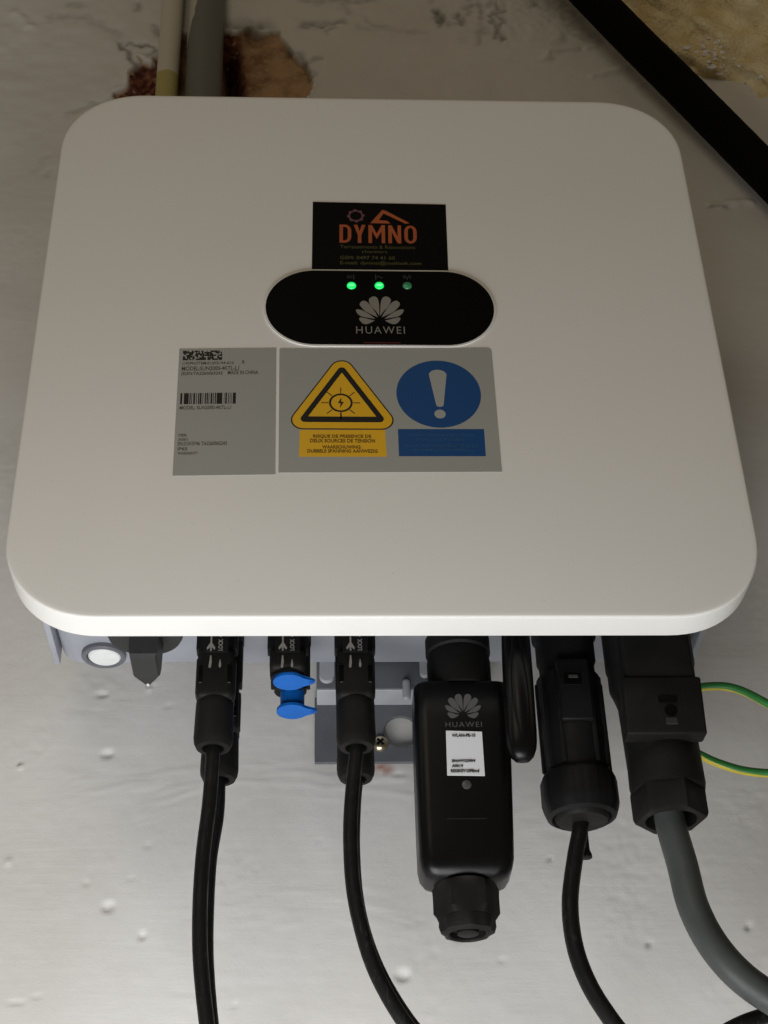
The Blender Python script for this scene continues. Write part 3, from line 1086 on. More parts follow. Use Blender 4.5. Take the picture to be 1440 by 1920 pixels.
px_box('yellow_panel', 562, 722, 806.5, 857, M['yellow2'], 0.00024, 560.5, 725)
px_box('blue_panel', 746, 907.5, 805, 856, M['blue'], 0.00024, 748, 911)
bm = bmesh.new()
for s, u0, u1, v0, v1 in (('RISQUE DE PRESENCE DE', 587, 696, 816, 822.5), ('DEUX SOURCES DE TENSION', 581, 703, 824, 830.5),
                          ('WAARSCHUWING:', 604, 677, 836, 842), ('DUBBELE SPANNING AANWEZIG', 576, 708, 843.5, 849.5)):
    a, b = F2(u0, v1), F2(u1, v0)
    add_text(bm, s, face, a.x, b.x, a.y, b.y, 0.00034, 0.03)
obj('lettering', bm, M['brownink'], warn, 0)
bm = bmesh.new()
for s, u0, u1, v0, v1 in (('AVANT TOUTE INTERVENTION', 766, 887, 814, 819), ('ISOLER LES DEUX SOURCES', 780, 873, 822, 827), ('VOOR ELKE TUSSENKOMST BEIDE', 760, 898, 834, 839),
                          ('BRONNEN UITSCHAKELEN', 776, 886, 842, 847)):
    a, b = F2(u0, v1), F2(u1, v0)
    add_text(bm, s, face, a.x, b.x, a.y, b.y, 0.00034, 0.01)
obj('lettering', bm, M['blueprint'], warn, 0)
bm = bmesh.new()
cc = F2(822.5, 740)
zt_, zb_ = F2(822, 677).y, F2(824, 802.5).y
czz = (zt_ + zb_) / 2
ra = (F2(902, 741).x - F2(743.5, 741).x) / 2
rb = (zt_ - zb_) / 2
flat(bm, [(cc.x + ra * math.cos(2 * math.pi * k / 64), czz + rb * math.sin(2 * math.pi * k / 64)) for k in range(64)], face, 0.00028)
obj('blue_disc', bm, M['blue'], warn, 0)
bm = bmesh.new()
e0, e1, e2 = F2(820, 694), F2(825, 764), F2(825, 777)
pts = []
for k in range(13):
    a = math.pi * k / 12
    pts.append((e0.x + 0.0046 * math.cos(a), e0.y - 0.0035 + 0.0035 * math.sin(a)))
for k in range(9):
    a = math.pi + math.pi * k / 8
    pts.append((e1.x + 0.0019 * math.cos(a), e1.y + 0.0015 + 0.0014 * math.sin(a)))
flat(bm, pts, face, 0.00034)
flat(bm, [(e2.x + 0.0029 * math.cos(2 * math.pi * k / 28), e2.y + 0.0029 * math.sin(2 * math.pi * k / 28)) for k in range(28)], face, 0.00034)
obj('exclamation_mark', bm, M['pale'], warn, 0)

# ------------------------------------------------------------------ solar sockets under the inverter
COLS = [-0.0822, -0.0473, -0.0142]
ROWS = [(0.050, 0.0), (0.085, 0.0008)]


def cyl_front(cx, cy, r):
    def fn(a, b, d):
        ang = a / r
        return (cx + (r + d) * math.sin(ang), cy - (r + d) * math.cos(ang), b)
    return fn


def flat_front(cx, cy):
    def fn(a, b, d):
        return (cx + a, cy - d, b)
    return fn


def socket(cx, cy, bottom, marks):
    bm = bmesh.new()
    add_lathe(bm, cx, cy, [(0.0105, 0.0460), (0.0105, 0.034), (0.0091, 0.033), (0.0091, 0.0095), (0.0083, 0.0080), (0.0083, bottom)], 40)
    for s in (-1, 1):
        add_box(bm, cx + s * 0.0085 - 0.0016, cx + s * 0.0085 + 0.0016, cy - 0.004, cy + 0.004, 0.0095, 0.034, 0.0005, 2)
    add_box(bm, cx - 0.0062, cx + 0.0062, cy - 0.0096, cy - 0.004, 0.0046, 0.034, 0.0008, 2)
    o = obj('solar_socket', bm, M['black'], inv)
    if marks:
        bm = bmesh.new()
        f = flat_front(cx, cy - 0.0096)
        xa, xb = -0.0024, 0.0022
        d = 0.0002
        stroke(bm, [(xa, 0.0050), (xa, 0.0230)], 0.0008, f, d)
        flat(bm, [(xa - 0.0021, 0.0068), (xa - 0.0018, 0.0056), (xa, 0.0076), (xa + 0.0018, 0.0056), (xa + 0.0021, 0.0068), (xa, 0.0105)], f, d + 0.00002)
        add_text(bm, 'LOCK', f, xb - 0.0011, xb + 0.0011, 0.0052, 0.0118, d, 0.03, True)
        stroke(bm, [(xb, 0.0128), (xb, 0.0230)], 0.0007, f, d)
        obj('lock_mark', bm, M['silver'], o, 0)
    return o


for ci, cx in enumerate(COLS):
    for ri, (cy, dx) in enumerate(ROWS):
        if ci == 1:
            socket(cx + dx, cy, -0.0055 if ri == 0 else 0.0065, ri == 0)
        else:
            socket(cx + dx, cy, -0.004, ri == 0)
# the empty front socket ends in a shaped collar
bm = bmesh.new()
cx, cy = COLS[1], ROWS[0][0]
add_box(bm, cx - 0.0088, cx + 0.0088, cy - 0.0088, cy + 0.0088, -0.0040, 0.0068, 0.0028, 4)
collar_ = obj('socket_collar', bm, M['blackm'], inv)


def marks_low(cx, cy, parent):
    bm = bmesh.new()
    f = flat_front(cx, cy)
    xa, xb, d = -0.0024, 0.0022, 0.0002
    flat(bm, [(xa - 0.0003, 0.0030), (xa - 0.0006, -0.0004), (xa - 0.0009, -0.0036), (xa + 0.0002, -0.0040), (xa + 0.0006, -0.0008), (xa + 0.0003, 0.0030)], f, d)
    flat(bm, [(xb - 0.0001, 0.0008), (xb - 0.0006, -0.0020), (xb - 0.0004, -0.0036), (xb + 0.0004, -0.0036), (xb + 0.0006, -0.0020), (xb + 0.0001, 0.0008)], f, d)
    obj('unlock_mark', bm, M['silver'], parent, 0)


marks_low(cx, cy - 0.0088, collar_)

# blue sealing caps pushed into the unused sockets
def blue_cap(cy, cx, ztop, zfl, label):
    t = thing('sealing_cap', label, 'sealing cap', (cx, cy, zfl), 'blue caps sealing the unused sockets')
    bm = bmesh.new()
    add_lathe(bm, cx, cy, [(0.0046, ztop), (0.0062, ztop - 0.0005), (0.0062, zfl + 0.001)], 40)
    obj('stem', bm, M['bluecap'], t)
    bm = bmesh.new()
    pts = []
    R, tipx, tr = 0.0079, 0.0104, 0.0022
    for k in range(33):
        a = math.radians(30 + (360 - 60) * k / 32)
        pts.append((R * math.cos(a), R * math.sin(a)))
    for k in range(11):
        a = math.radians(-80 + 160 * k / 10)
        pts.append((tipx + tr * math.cos(a), tr * math.sin(a)))
    add_prism(bm, pts, lambda a, b, d: (cx + a, cy + b, d), zfl - 0.0007, zfl + 0.0008)
    bmesh.ops.bevel(bm, geom=[e for e in bm.edges if abs(e.verts[0].co.z - e.verts[1].co.z) < 1e-6], offset=0.0003, segments=2, affect='EDGES')
    fl = obj('flange', bm, M['bluecap'], t)
    bm = bmesh.new()
    add_lathe(bm, cx + 0.0106, cy, [(0.0012, zfl - 0.0005), (0.0012, zfl - 0.0009), (0.0008, zfl - 0.0010)], 16)
    obj('tab_dimple', bm, principled('dark_blue_plastic', (0.003, 0.07, 0.30), 0.5, 0.3), fl)
    return t


blue_cap(0.050, COLS[1] + 0.0008, 0.006, -0.0065, 'upper blue plastic sealing cap in the front row, right under the black socket')
blue_cap(0.085, COLS[1] + 0.0018, 0.010, -0.0045, 'lower blue plastic sealing cap with its stem showing, behind the other one')


# ------------------------------------------------------------------ solar cables with their plugs
def solar_cable(cx, cy, path, label, front):
    t = thing('solar_cable', label, 'cable', (cx, cy, 0.0), 'black solar cables plugged in under the inverter')
    bm = bmesh.new()

    def tap(v):
        if v.co.z < -0.01:
            v.co.x = cx + (v.co.x - cx) * 1.04
    add_box(bm, cx - 0.0088, cx + 0.0088, cy - 0.0088, cy + 0.0088, -0.0192, 0.0072, 0.0030, 4, tap)
    body = obj('plug_body', bm, M['blackm'], t)
    if front:
        marks_low(cx, cy - 0.0088, body)
    for s in (-1, 1):                                     # spring latches at the sides
        bm = bmesh.new()
        add_box(bm, cx + s * 0.0084 - 0.0012, cx + s * 0.0084 + 0.0012, cy - 0.0035, cy + 0.0035, -0.0150, 0.0045, 0.0006, 2)
        obj('latch', bm, M['black'], body)
        bm = bmesh.new()
        add_box(bm, cx + s * 0.0068 - 0.0012, cx + s * 0.0068 + 0.0012, cy - 0.00895, cy - 0.0070, -0.0120, -0.0020, 0.0004, 1)
        obj('latch_slot', bm, M['panel'], body)
    bm = bmesh.new()

    def flat6(a, k):
        return 1.0 + (0.012 * math.cos(6 * a) if 0 < k < 4 else 0)
    add_lathe(bm, cx, cy, [(0.0082, -0.0178), (0.0090, -0.0190), (0.0091, -0.0230), (0.0094, -0.0370), (0.0092, -0.0398), (0.0080, -0.0424), (0.0054, -0.0428), (0.0050, -0.0420), (0.0050, -0.0340), (0.001, -0.0335)], 48, flat6)
    obj('lock_nut', bm, M['blackm'], t)
    bm = bmesh.new()
    tube(bm, [(cx, cy, -0.030), (cx, cy, -0.0440)] + [tuple(p) for p in path], 0.0034, 16, 12)
    obj('cable', bm, M['rubber'], t)
    return t


def pp(*l):
    return [at(u, v, y) for u, v, y in l]


solar_cable(COLS[0], 0.050, pp((393, 1500, .050), (381, 1600, .048), (375, 1700, .046), (376, 1800, .046), (388, 1920, .046), (402, 1990, .048)),
            'black solar cable and plug at far left, front row, beside the switch', True)
solar_cable(COLS[0] + 0.0010, 0.085, pp((407, 1530, .083), (394, 1610, .078), (388, 1700, .074), (387, 1800, .072), (396, 1920, .072), (409, 1990, .072)),
            'black solar cable and plug at far left, back row, mostly hidden behind the front one', False)
solar_cable(COLS[2], 0.050, pp((661, 1480, .050), (657, 1560, .048), (662, 1660, .047), (680, 1750, .046), (708, 1830, .046), (757, 1915, .046), (810, 1975, .048)),
            'black solar cable and plug in front of the grey wall bracket, front row', True)
solar_cable(COLS[2] + 0.0006, 0.085, pp((664, 1510, .084), (662, 1590, .080), (668, 1680, .076), (686, 1760, .074), (718, 1838, .072), (768, 1918, .072), (820, 1975, .072)),
            'black solar cable and plug in front of the grey wall bracket, back row', False)

# ------------------------------------------------------------------ wall bracket
br = thing('wall_bracket', 'dark grey metal wall bracket with a ledge coloured pale as if lit from below behind the black plugs', 'bracket', (0.0, 0.153, 0.0))
bx0, bx1 = at(590, 1350, 0.150).x, 0.055
zled = at(680, 1291, 0.132).z
zbot = at(680, 1430, 0.151).z
bm = bmesh.new()
add_box(bm, bx0 + 0.001, bx1, 0.1320, 0.1500, zled, 0.10, 0.0008, 2)
obj('upper_rail', bm, M['bracket'], br)
bm = bmesh.new()
add_box(bm, bx0 + 0.0012, bx1 - 0.001, 0.1328, 0.1500, zled - 0.0008, zled + 0.0004, 0.0003, 1)
obj('ledge', bm, M['tab'], br)  # paler than the rail: light from below put into the underside's colour
# lower plate with a round hole through which the wall shows
hc = at(752, 1372, 0.150)
hr = 0.0098
bm = bmesh.new()
outer = []
inner = []
n = 48
for k in range(n):
    a = 2 * math.pi * k / n
    c, s = math.cos(a), math.sin(a)
    inner.append((hc.x + hr * c, hc.z + hr * s))
    tmax = 1e9
    for lim, comp, o0 in ((bx1, c, hc.x), (bx0, c, hc.x), (zled + 0.004, s, hc.z), (zbot, s, hc.z)):
        if abs(comp) > 1e-9:
            tq = (lim - o0) / comp
            if tq > 0:
                tmax = min(tmax, tq)
    outer.append((hc.x + c * tmax, hc.z + s * tmax))
for cxq, czq in ((bx0, zbot), (bx1, zbot), (bx0, zled + 0.004), (bx1, zled + 0.004)):   # square the corners
    i = min(range(n), key=lambda j: (outer[j][0] - cxq) ** 2 + (outer[j][1] - czq) ** 2)
    outer[i] = (cxq, czq)
OV = [[bm.verts.new((a, y, b)) for a, b in outer] for y in (0.1498, 0.1528)]
IV = [[bm.verts.new((a, y, b)) for a, b in inner] for y in (0.1498, 0.1528)]
for i in range(n):
    j = (i + 1) % n
    bm.faces.new((OV[0][i], OV[0][j], IV[0][j], IV[0][i]))
    bm.faces.new((OV[1][i], IV[1][i], IV[1][j], OV[1][j]))
    bm.faces.new((OV[0][i], OV[1][i], OV[1][j], OV[0][j]))
    bm.faces.new((IV[0][i], IV[0][j], IV[1][j], IV[1][i]))
obj('plate', bm, M['bracket'], br)
bm = bmesh.new()
q = at(762, 1291, 0.131)
add_box(bm, q.x - 0.0022, q.x + 0.0022, 0.1290, 0.1322, q.z - 0.0075, q.z + 0.0055, 0.0019, 4)
obj('spring_clip', bm, M['tab'], br)
q = at(713, 1393, 0.1485)
bm = bmesh.new()
for r, y in ((0.0046, 0.1500), (0.0046, 0.1490), (0.0040, 0.1478), (0.0026, 0.1470), (0.0008, 0.1467)):
    ring = [bm.verts.new((q.x + r * math.cos(k * math.pi / 14), y, q.z + r * math.sin(k * math.pi / 14))) for k in range(28)]
    if y < 0.15:
        for k in range(28):
            bm.faces.new((prev[k], prev[(k + 1) % 28], ring[(k + 1) % 28], ring[k]))
    prev = ring
bm.faces.new(prev)
screw = obj('screw', bm, M['zinc'], br)
for a in (math.pi / 4, -math.pi / 4):
    bm = bmesh.new()
    add_box(bm, -0.0024, 0.0024, 0.1463, 0.1480, -0.0006, 0.0006, 0.0)
    bmesh.ops.rotate(bm, verts=bm.verts, cent=(0, 0.147, 0), matrix=Matrix.Rotation(a, 3, 'Y'))
    bmesh.ops.translate(bm, verts=bm.verts, vec=(q.x, -0.0001 if a > 0 else 0, q.z))
    obj('screw_slot', bm, M['panel'], screw, 0)

# ------------------------------------------------------------------ communication dongle
dg = thing('wireless_dongle', 'long black wireless dongle with printed emblem and small white label', 'dongle', (0.037, 0.055, -0.06))
DY = 0.0410
cxT, cxB = 0.0372, 0.0348


def dx(z):
    return cxT + (cxB - cxT) * (-0.0115 - z) / 0.104


bm = bmesh.new()
rings = []
prof = [(0.0, 0.0), (0.0, 1.0)]
zs_ = [-0.0105, -0.0110, -0.0125, -0.030, -0.060, -0.088, -0.1000, -0.1045, -0.1078, -0.1098, -0.1106]
hws = [0.0205, 0.0225, 0.0232, 0.0231, 0.0226, 0.0220, 0.0216, 0.0207, 0.0187, 0.0150, 0.0100]
hds = [0.0115, 0.0132, 0.0140, 0.0142, 0.0142, 0.0142, 0.0142, 0.0136, 0.0120, 0.0090, 0.0060]
for z, hw_, hd in zip(zs_, hws, hds):
    ring = [bm.verts.new((dx(z) + a, DY + 0.0142 + b, z)) for a, b in rounded_rect(-hw_, hw_, -hd, hd, min(0.0062, hd * 0.55), 8)]
    if rings:
        pr_ = rings[-1]
        for i in range(len(ring)):
            bm.faces.new((pr_[i], pr_[(i + 1) % len(ring)], ring[(i + 1) % len(ring)], ring[i]))
    rings.append(ring)
bm.faces.new(rings[0])
bm.faces.new(rings[-1])
db = obj('dongle_body', bm, M['dongle'], dg, 40)
bm = bmesh.new()
add_lathe(bm, 0.0375, 0.0555, [(0.0150, 0.046), (0.0150, 0.0195), (0.0162, 0.0190), (0.0162, 0.0110), (0.0150, 0.0100), (0.0158, 0.0060), (0.0158, -0.0108)], 48)
obj('plug_collar', bm, M['blackm'], dg)
bm = bmesh.new()


def hexm(a, k):
    q6 = (a % (math.pi / 3)) - math.pi / 6
    hx = math.cos(math.pi / 6) / math.cos(q6) * 1.08
    return min(hx, 1.09) if 1 < k < 5 else 1.0


gx, gy = 0.0347, 0.0555
add_lathe(bm, gx, gy, [(0.0120, -0.1090), (0.0142, -0.1098), (0.0142, -0.1115), (0.0140, -0.1145), (0.0140, -0.1225), (0.0131, -0.1252)], 48, hexm)
gl = obj('gland_nut', bm, M['blackm'], dg, 28)
bm = bmesh.new()


def lobes(a, k):
    return 1.0 + (0.05 * math.cos(8 * a) if k in (1, 2) else 0.0)


add_lathe(bm, gx, gy, [(0.0126, -0.1240), (0.0124, -0.1285), (0.0116, -0.1312), (0.0090, -0.1324), (0.0082, -0.1316), (0.0080, -0.1290), (0.0050, -0.1290), (0.0048, -0.1317), (0.0036, -0.1322)], 48, lobes)
obj('gland_cap', bm, M['blackm'], gl, 28)


def dface(a, b, d):                                       # the dongle's front face: photo-measured lettering sits on it
    return (a, DY - d, b)


def DG(u, v):
    p = at(u, v, DY)
    return p.x, p.z


emblem('emblem', dface, lambda a, b: DG(868 + a, 1342.5 + b), 0.75, 0.88, 0.0004, M['dimsilver'], db)
bm = bmesh.new()
a0, b0 = DG(835.5, 1364)
a1, b1 = DG(903, 1354)
add_text(bm, 'HUAWEI', dface, a0, a1, b0, b1, 0.0004, -0.004, False, 1.22)
obj('lettering', bm, M['dimsilver'], db, 0)
bm = bmesh.new()
add_prism(bm, [DG(838.5, 1454), DG(909, 1455), DG(903.5, 1372.5), DG(836, 1370.5)], dface, -0.0003, 0.00035)
ds = obj('address_label', bm, M['paper'], dg, 0)
bm = bmesh.new()
for s, u0, u1, v0, v1 in (('WLAN-FE-10', 847, 891, 1376.5, 1383), ('SN:HV22904', 847, 891, 1424.5, 1430.5), ('A9019', 847, 868, 1434, 1440), ('REGKEY:GFEmd', 845, 898, 1443, 1449.5)):
    a0, b0 = DG(u0, v1)
    a1, b1 = DG(u1, v0)
    add_text(bm, s, dface, a0, a1, b0, b1, 0.0006, 0.045)
obj('lettering', bm, M['ink'], ds, 0)
q = at(875, 1471.5, DY)
bm = bmesh.new()
for r, d in ((0.0022, -0.0005), (0.0022, 0.0003), (0.0016, 0.0006), (0.0005, 0.0007)):
    ring = [bm.verts.new((q.x + r * math.cos(k * math.pi / 12), DY - d, q.z + r * math.sin(k * math.pi / 12))) for k in range(24)]
    if d > -0.0005:
        for k in range(24):
            bm.faces.new((prev[k], prev[(k + 1) % 24], ring[(k + 1) % 24], ring[k]))
    prev = ring
bm.faces.new(prev)
obj('indicator_lens', bm, principled('smoked_lens', (0.06, 0.06, 0.06), 0.3, 0.5), dg, 60)
bm = bmesh.new()
a0, b0 = DG(838, 1536)
a1, b1 = DG(912, 1533)
add_box(bm, a0, a1, DY - 0.0002, DY + 0.001, b0, b1, 0.0001, 1)
obj('mould_line', bm, M['blackm'], db)

# ------------------------------------------------------------------ antenna
an = thing('antenna', 'smooth black paddle antenna hanging between the dongle and the round connector', 'antenna', (0.064, 0.033, 0.04))
bm = bmesh.new()
rings = []
cx0, cy0 = 0.0641, 0.0330
for z, hw_, hd in ((0.024, 0.0058, 0.0050), (0.014, 0.0066, 0.0056), (0.004, 0.0070, 0.0060), (-0.010, 0.0072, 0.0062), (-0.025, 0.0073, 0.0063), (-0.042, 0.0073, 0.0063), (-0.0480, 0.0072, 0.0062),
                   (-0.0520, 0.0067, 0.0058), (-0.0553, 0.0055, 0.0048), (-0.0575, 0.0036, 0.0032), (-0.0583, 0.0015, 0.0014)):
    cxx = cx0 - 0.0016 * (0.022 - z) / 0.075
    ring = []
    for k in range(36):
        a = 2 * math.pi * k / 36
        c, s = math.cos(a), math.sin(a)
        ring.append(bm.verts.new((cxx + hw_ * math.copysign(abs(c) ** 0.75, c), cy0 + hd * math.copysign(abs(s) ** 0.85, s), z)))
    if rings:
        pr_ = rings[-1]
        for i in range(36):
            bm.faces.new((pr_[i], pr_[(i + 1) % 36], ring[(i + 1) % 36], ring[i]))
    rings.append(ring)
bm.faces.new(rings[0])
bm.faces.new(rings[-1])
obj('paddle', bm, M['dongle'], an, 60)
bm = bmesh.new()
add_lathe(bm, cx0 + 0.0003, cy0 + 0.001, [(0.0065, 0.0458), (0.0065, 0.034), (0.0050, 0.033), (0.0050, 0.021)], 28)
obj('screw_base', bm, M['blackm'], an)
bm = bmesh.new()
bmesh.ops.create_uvsphere(bm, u_segments=24, v_segments=20, radius=1.0)
for v in bm.verts:
    k = 0.62 + 0.38 * (0.5 - 0.5 * v.co.z)
    v.co = Vector((cx0 - 0.0011 + v.co.x * 0.0050 * k, cy0 - 0.0052 + v.co.y * 0.0024, -0.020 + v.co.z * 0.031))
obj('front_bulge', bm, M['dongle'], an, 60)

# ------------------------------------------------------------------ round signal connector with thin black cable
sc = thing('signal_cable', 'thin black cable with round black connector, left of the grey cable', 'cable', (0.092, 0.066, 0.0))
sx, sy = 0.0935, 0.0660


def ribs(a, k):
    return 1.0 + 0.012 * math.cos(10 * a)


bm = bmesh.new()
add_lathe(bm, sx, sy, [(0.0165, 0.0458), (0.0165, 0.026), (0.0150, 0.025), (0.0150, 0.012), (0.0140, 0.0105), (0.0140, 0.0035), (0.0160, 0.0015), (0.0163, -0.0080), (0.0157, -0.0180), (0.0163, -0.0300), (0.0158, -0.0400), (0.0156, -0.0520)], 56)
sbody = obj('connector_body', bm, M['black'], sc)
bm = bmesh.new()
add_box(bm, sx - 0.0080, sx + 0.0080, sy - 0.0178, sy - 0.010, -0.0285, 0.0050, 0.0012, 3)
strip = obj('release_latch', bm, M['black'], sbody)
bm = bmesh.new()
add_box(bm, sx - 0.0052, sx + 0.0036, sy - 0.0180, sy - 0.0160, -0.0100, -0.0028, 0.0003, 1)
obj('latch_window', bm, M['panel'], sbody)
bm = bmesh.new()
add_box(bm, sx - 0.0030, sx + 0.0020, sy - 0.01815, sy - 0.0170, -0.0062, -0.0042, 0.0003, 1)
obj('latch_tooth', bm, M['faint'], sbody)
for a in np.linspace(0, 2 * math.pi, 12, endpoint=False):   # grip ribs along the body
    if abs(math.cos(a)) < 0.35 and math.sin(a) < 0:
        continue
    bm = bmesh.new()
    x_, y_ = sx + 0.0159 * math.cos(a), sy + 0.0159 * math.sin(a)
    add_box(bm, x_ - 0.0012, x_ + 0.0012, y_ - 0.0012, y_ + 0.0012, -0.0490, -0.0005, 0.0006, 2)
    obj('grip_rib', bm, M['black'], sbody)
bm = bmesh.new()


def knurl(a, k):
    return 1.0 + (0.010 * math.copysign(1, math.cos(9 * a)) if 1 <= k <= 4 else 0)


add_lathe(bm, sx, sy, [(0.0158, -0.0500), (0.0172, -0.0512), (0.0184, -0.0535), (0.0185, -0.0650), (0.0178, -0.0680), (0.0166, -0.0716), (0.0146, -0.0728), (0.0139, -0.0720), (0.0137, -0.0660)], 108, knurl)
sn = obj('clamp_nut', bm, M['black'], sc, 28)
bm = bmesh.new()
add_lathe(bm, sx, sy, [(0.0139, -0.0655), (0.0139, -0.0690), (0.0132, -0.0722), (0.0118, -0.0742), (0.0060, -0.0750)], 56)
obj('rubber_seal', bm, M['blackm'], sc)
bm = bmesh.new()
tube(bm, [(sx - 0.0010, sy, -0.068), (sx - 0.0012, sy, -0.0765)] + [tuple(p) for p in pp((1078, 1610, .064), (1069, 1690, .061), (1076, 1765, .058), (1097, 1830, .056), (1132, 1892, .054), (1180, 1950, .053), (1250, 1985, .054))], 0.0039, 18, 12)
obj('cable', bm, M['rubber'], sc)
bm = bmesh.new()
tube(bm, [tuple(at(1093, 1535, sy + 0.003)), tuple(at(1095, 1570, sy + 0.003)), tuple(at(1099, 1604, sy + 0.003))], 0.0021, 14, 6)
pin = obj('blanking_pin', bm, M['black'], sc)
bm = bmesh.new()
q = at(1099, 1607, sy + 0.003)
add_lathe(bm, q.x, q.y, [(0.0022, q.z + 0.003), (0.0029, q.z + 0.001), (0.0029, q.z - 0.0004), (0.0018, q.z - 0.0008)], 20)
obj('pin_head', bm, M['black'], pin)

# ------------------------------------------------------------------ mains connector with thick grey cable
ac = thing('power_cable', 'thick grey cable with big black connector and hexagonal gland at right', 'cable', (0.135, 0.06, 0.0))
ax_, ay_ = 0.1362, 0.0640
bm = bmesh.new()
add_lathe(bm, ax_ - 0.0005, ay_, [(0.0225, 0.0458), (0.0225, 0.0080), (0.0218, 0.0060), (0.0218, -0.0030), (0.0200, -0.0080), (0.0186, -0.0130), (0.0176, -0.0480)], 56)
ab = obj('connector_body', bm, M['blackm'], ac, 40)
bm = bmesh.new()
add_box(bm, ax_ - 0.0185, 0.1518, ay_ - 0.0228, ay_ - 0.004, -0.0105, 0.0400, 0.0015, 3)
obj('upper_housing', bm, M['blackm'], ab)
bm = bmesh.new()


def leant(v):
    if v.co.z > -0.02:
        v.co.x += 0.0010


add_box(bm, 0.1145, 0.1532, ay_ - 0.0238, ay_ - 0.0135, -0.0405, -0.0095, 0.0013, 3, leant)
lid = obj('locking_cover', bm, M['blackm'], ac)
yl = ay_ - 0.0238
bm = bmesh.new()
q = at(1258, 1332, yl)
for r, y in ((0.0031, yl - 0.0003), (0.0031, yl + 0.0002)):
    ring = [bm.verts.new((q.x + r * math.cos(k * math.pi / 14), y, q.z + r * math.sin(k * math.pi / 14))) for k in range(28)]
    if y > yl:
        for k in range(28):
            bm.faces.new((prev[k], prev[(k + 1) % 28], ring[(k + 1) % 28], ring[k]))
    else:
        bm.faces.new(ring)
    prev = ring
obj('screw_recess', bm, M['panel'], lid)
bm = bmesh.new()
a, b = at(1235, 1318, yl), at(1268, 1304, yl)
add_box(bm, a.x, b.x, yl - 0.0004, yl + 0.001, a.z, b.z, 0.0002, 1)
obj('cover_slot', bm, M['panel'], lid)
bm = bmesh.new()
a, b = at(1250, 1358, yl), at(1270, 1345, yl)
add_box(bm, a.x, b.x, yl - 0.0003, yl + 0.001, a.z, b.z, 0.0002, 1)
obj('cover_mark', bm, M['knob'], lid)
bm = bmesh.new()
add_lathe(bm, ax_, ay_, [(0.0170, -0.0330), (0.0174, -0.0345), (0.0179, -0.0360), (0.0183, -0.0570), (0.0177, -0.0600)], 56)
obj('clamp_sleeve', bm, M['blackm'], ac)
bm = bmesh.new()


def hexn(a, k):
    q6 = ((a + 0.25) % (math.pi / 3)) - math.pi / 6
    return (math.cos(math.pi / 6) / math.cos(q6)) * (1.10 if k < 4 else 1.0) if k < 4 else 1.0


add_lathe(bm, ax_ - 0.0005, ay_, [(0.0160, -0.0580), (0.0164, -0.0605), (0.0164, -0.0725), (0.0156, -0.0745), (0.0124, -0.0747), (0.0120, -0.0738), (0.0118, -0.0620), (0.004, -0.0610)], 72, hexn)
obj('gland_nut', bm, M['blackm'], ac, 25)
bm = bmesh.new()
tube(bm, [(ax_ - 0.0010, ay_, -0.060), (ax_ - 0.0010, ay_, -0.076)] + [tuple(p) for p in pp((1279, 1620, .064), (1300, 1700, .063), (1338, 1773, .061), (1395, 1836, .060), (1470, 1885, .060), (1560, 1925, .060))], 0.0073, 24, 14)
obj('cable', bm, M['grey_cable'], ac)

# ------------------------------------------------------------------ earth wire
bm = bmesh.new()
e1 = pp((1300, 1292, .118), (1328, 1287, .116), (1365, 1288, .114), (1400, 1299, .112), (1440, 1320, .110), (1500, 1350, .108), (1540, 1400, .108), (1500, 1450, .110), (1440, 1450, .112), (1390, 1444, .113), (1350, 1432, .114), (1322, 1420, .115), (1290, 1400, .116), (1250, 1360, .118))
tube(bm, [tuple(p) for p in e1], 0.0023, 14, 10, twist=0.018, two=True)
ew = obj('earth_wire', bm, [M['green'], M['eyellow']])
tag(ew, 'green and yellow earth wire looping out behind the grey cable connector', 'wire')

# ------------------------------------------------------------------ loose cable in the lower right corner
bm = bmesh.new()
tube(bm, [tuple(p) for p in pp((1320, 1960, .070), (1370, 1930, .072), (1410, 1912, .074), (1450, 1902, .076), (1520, 1895, .080))], 0.0036, 16, 10)
lc = obj('loose_cable', bm, M['rubber'])
tag(lc, 'short stretch of black cable crossing the lower right corner', 'cable')


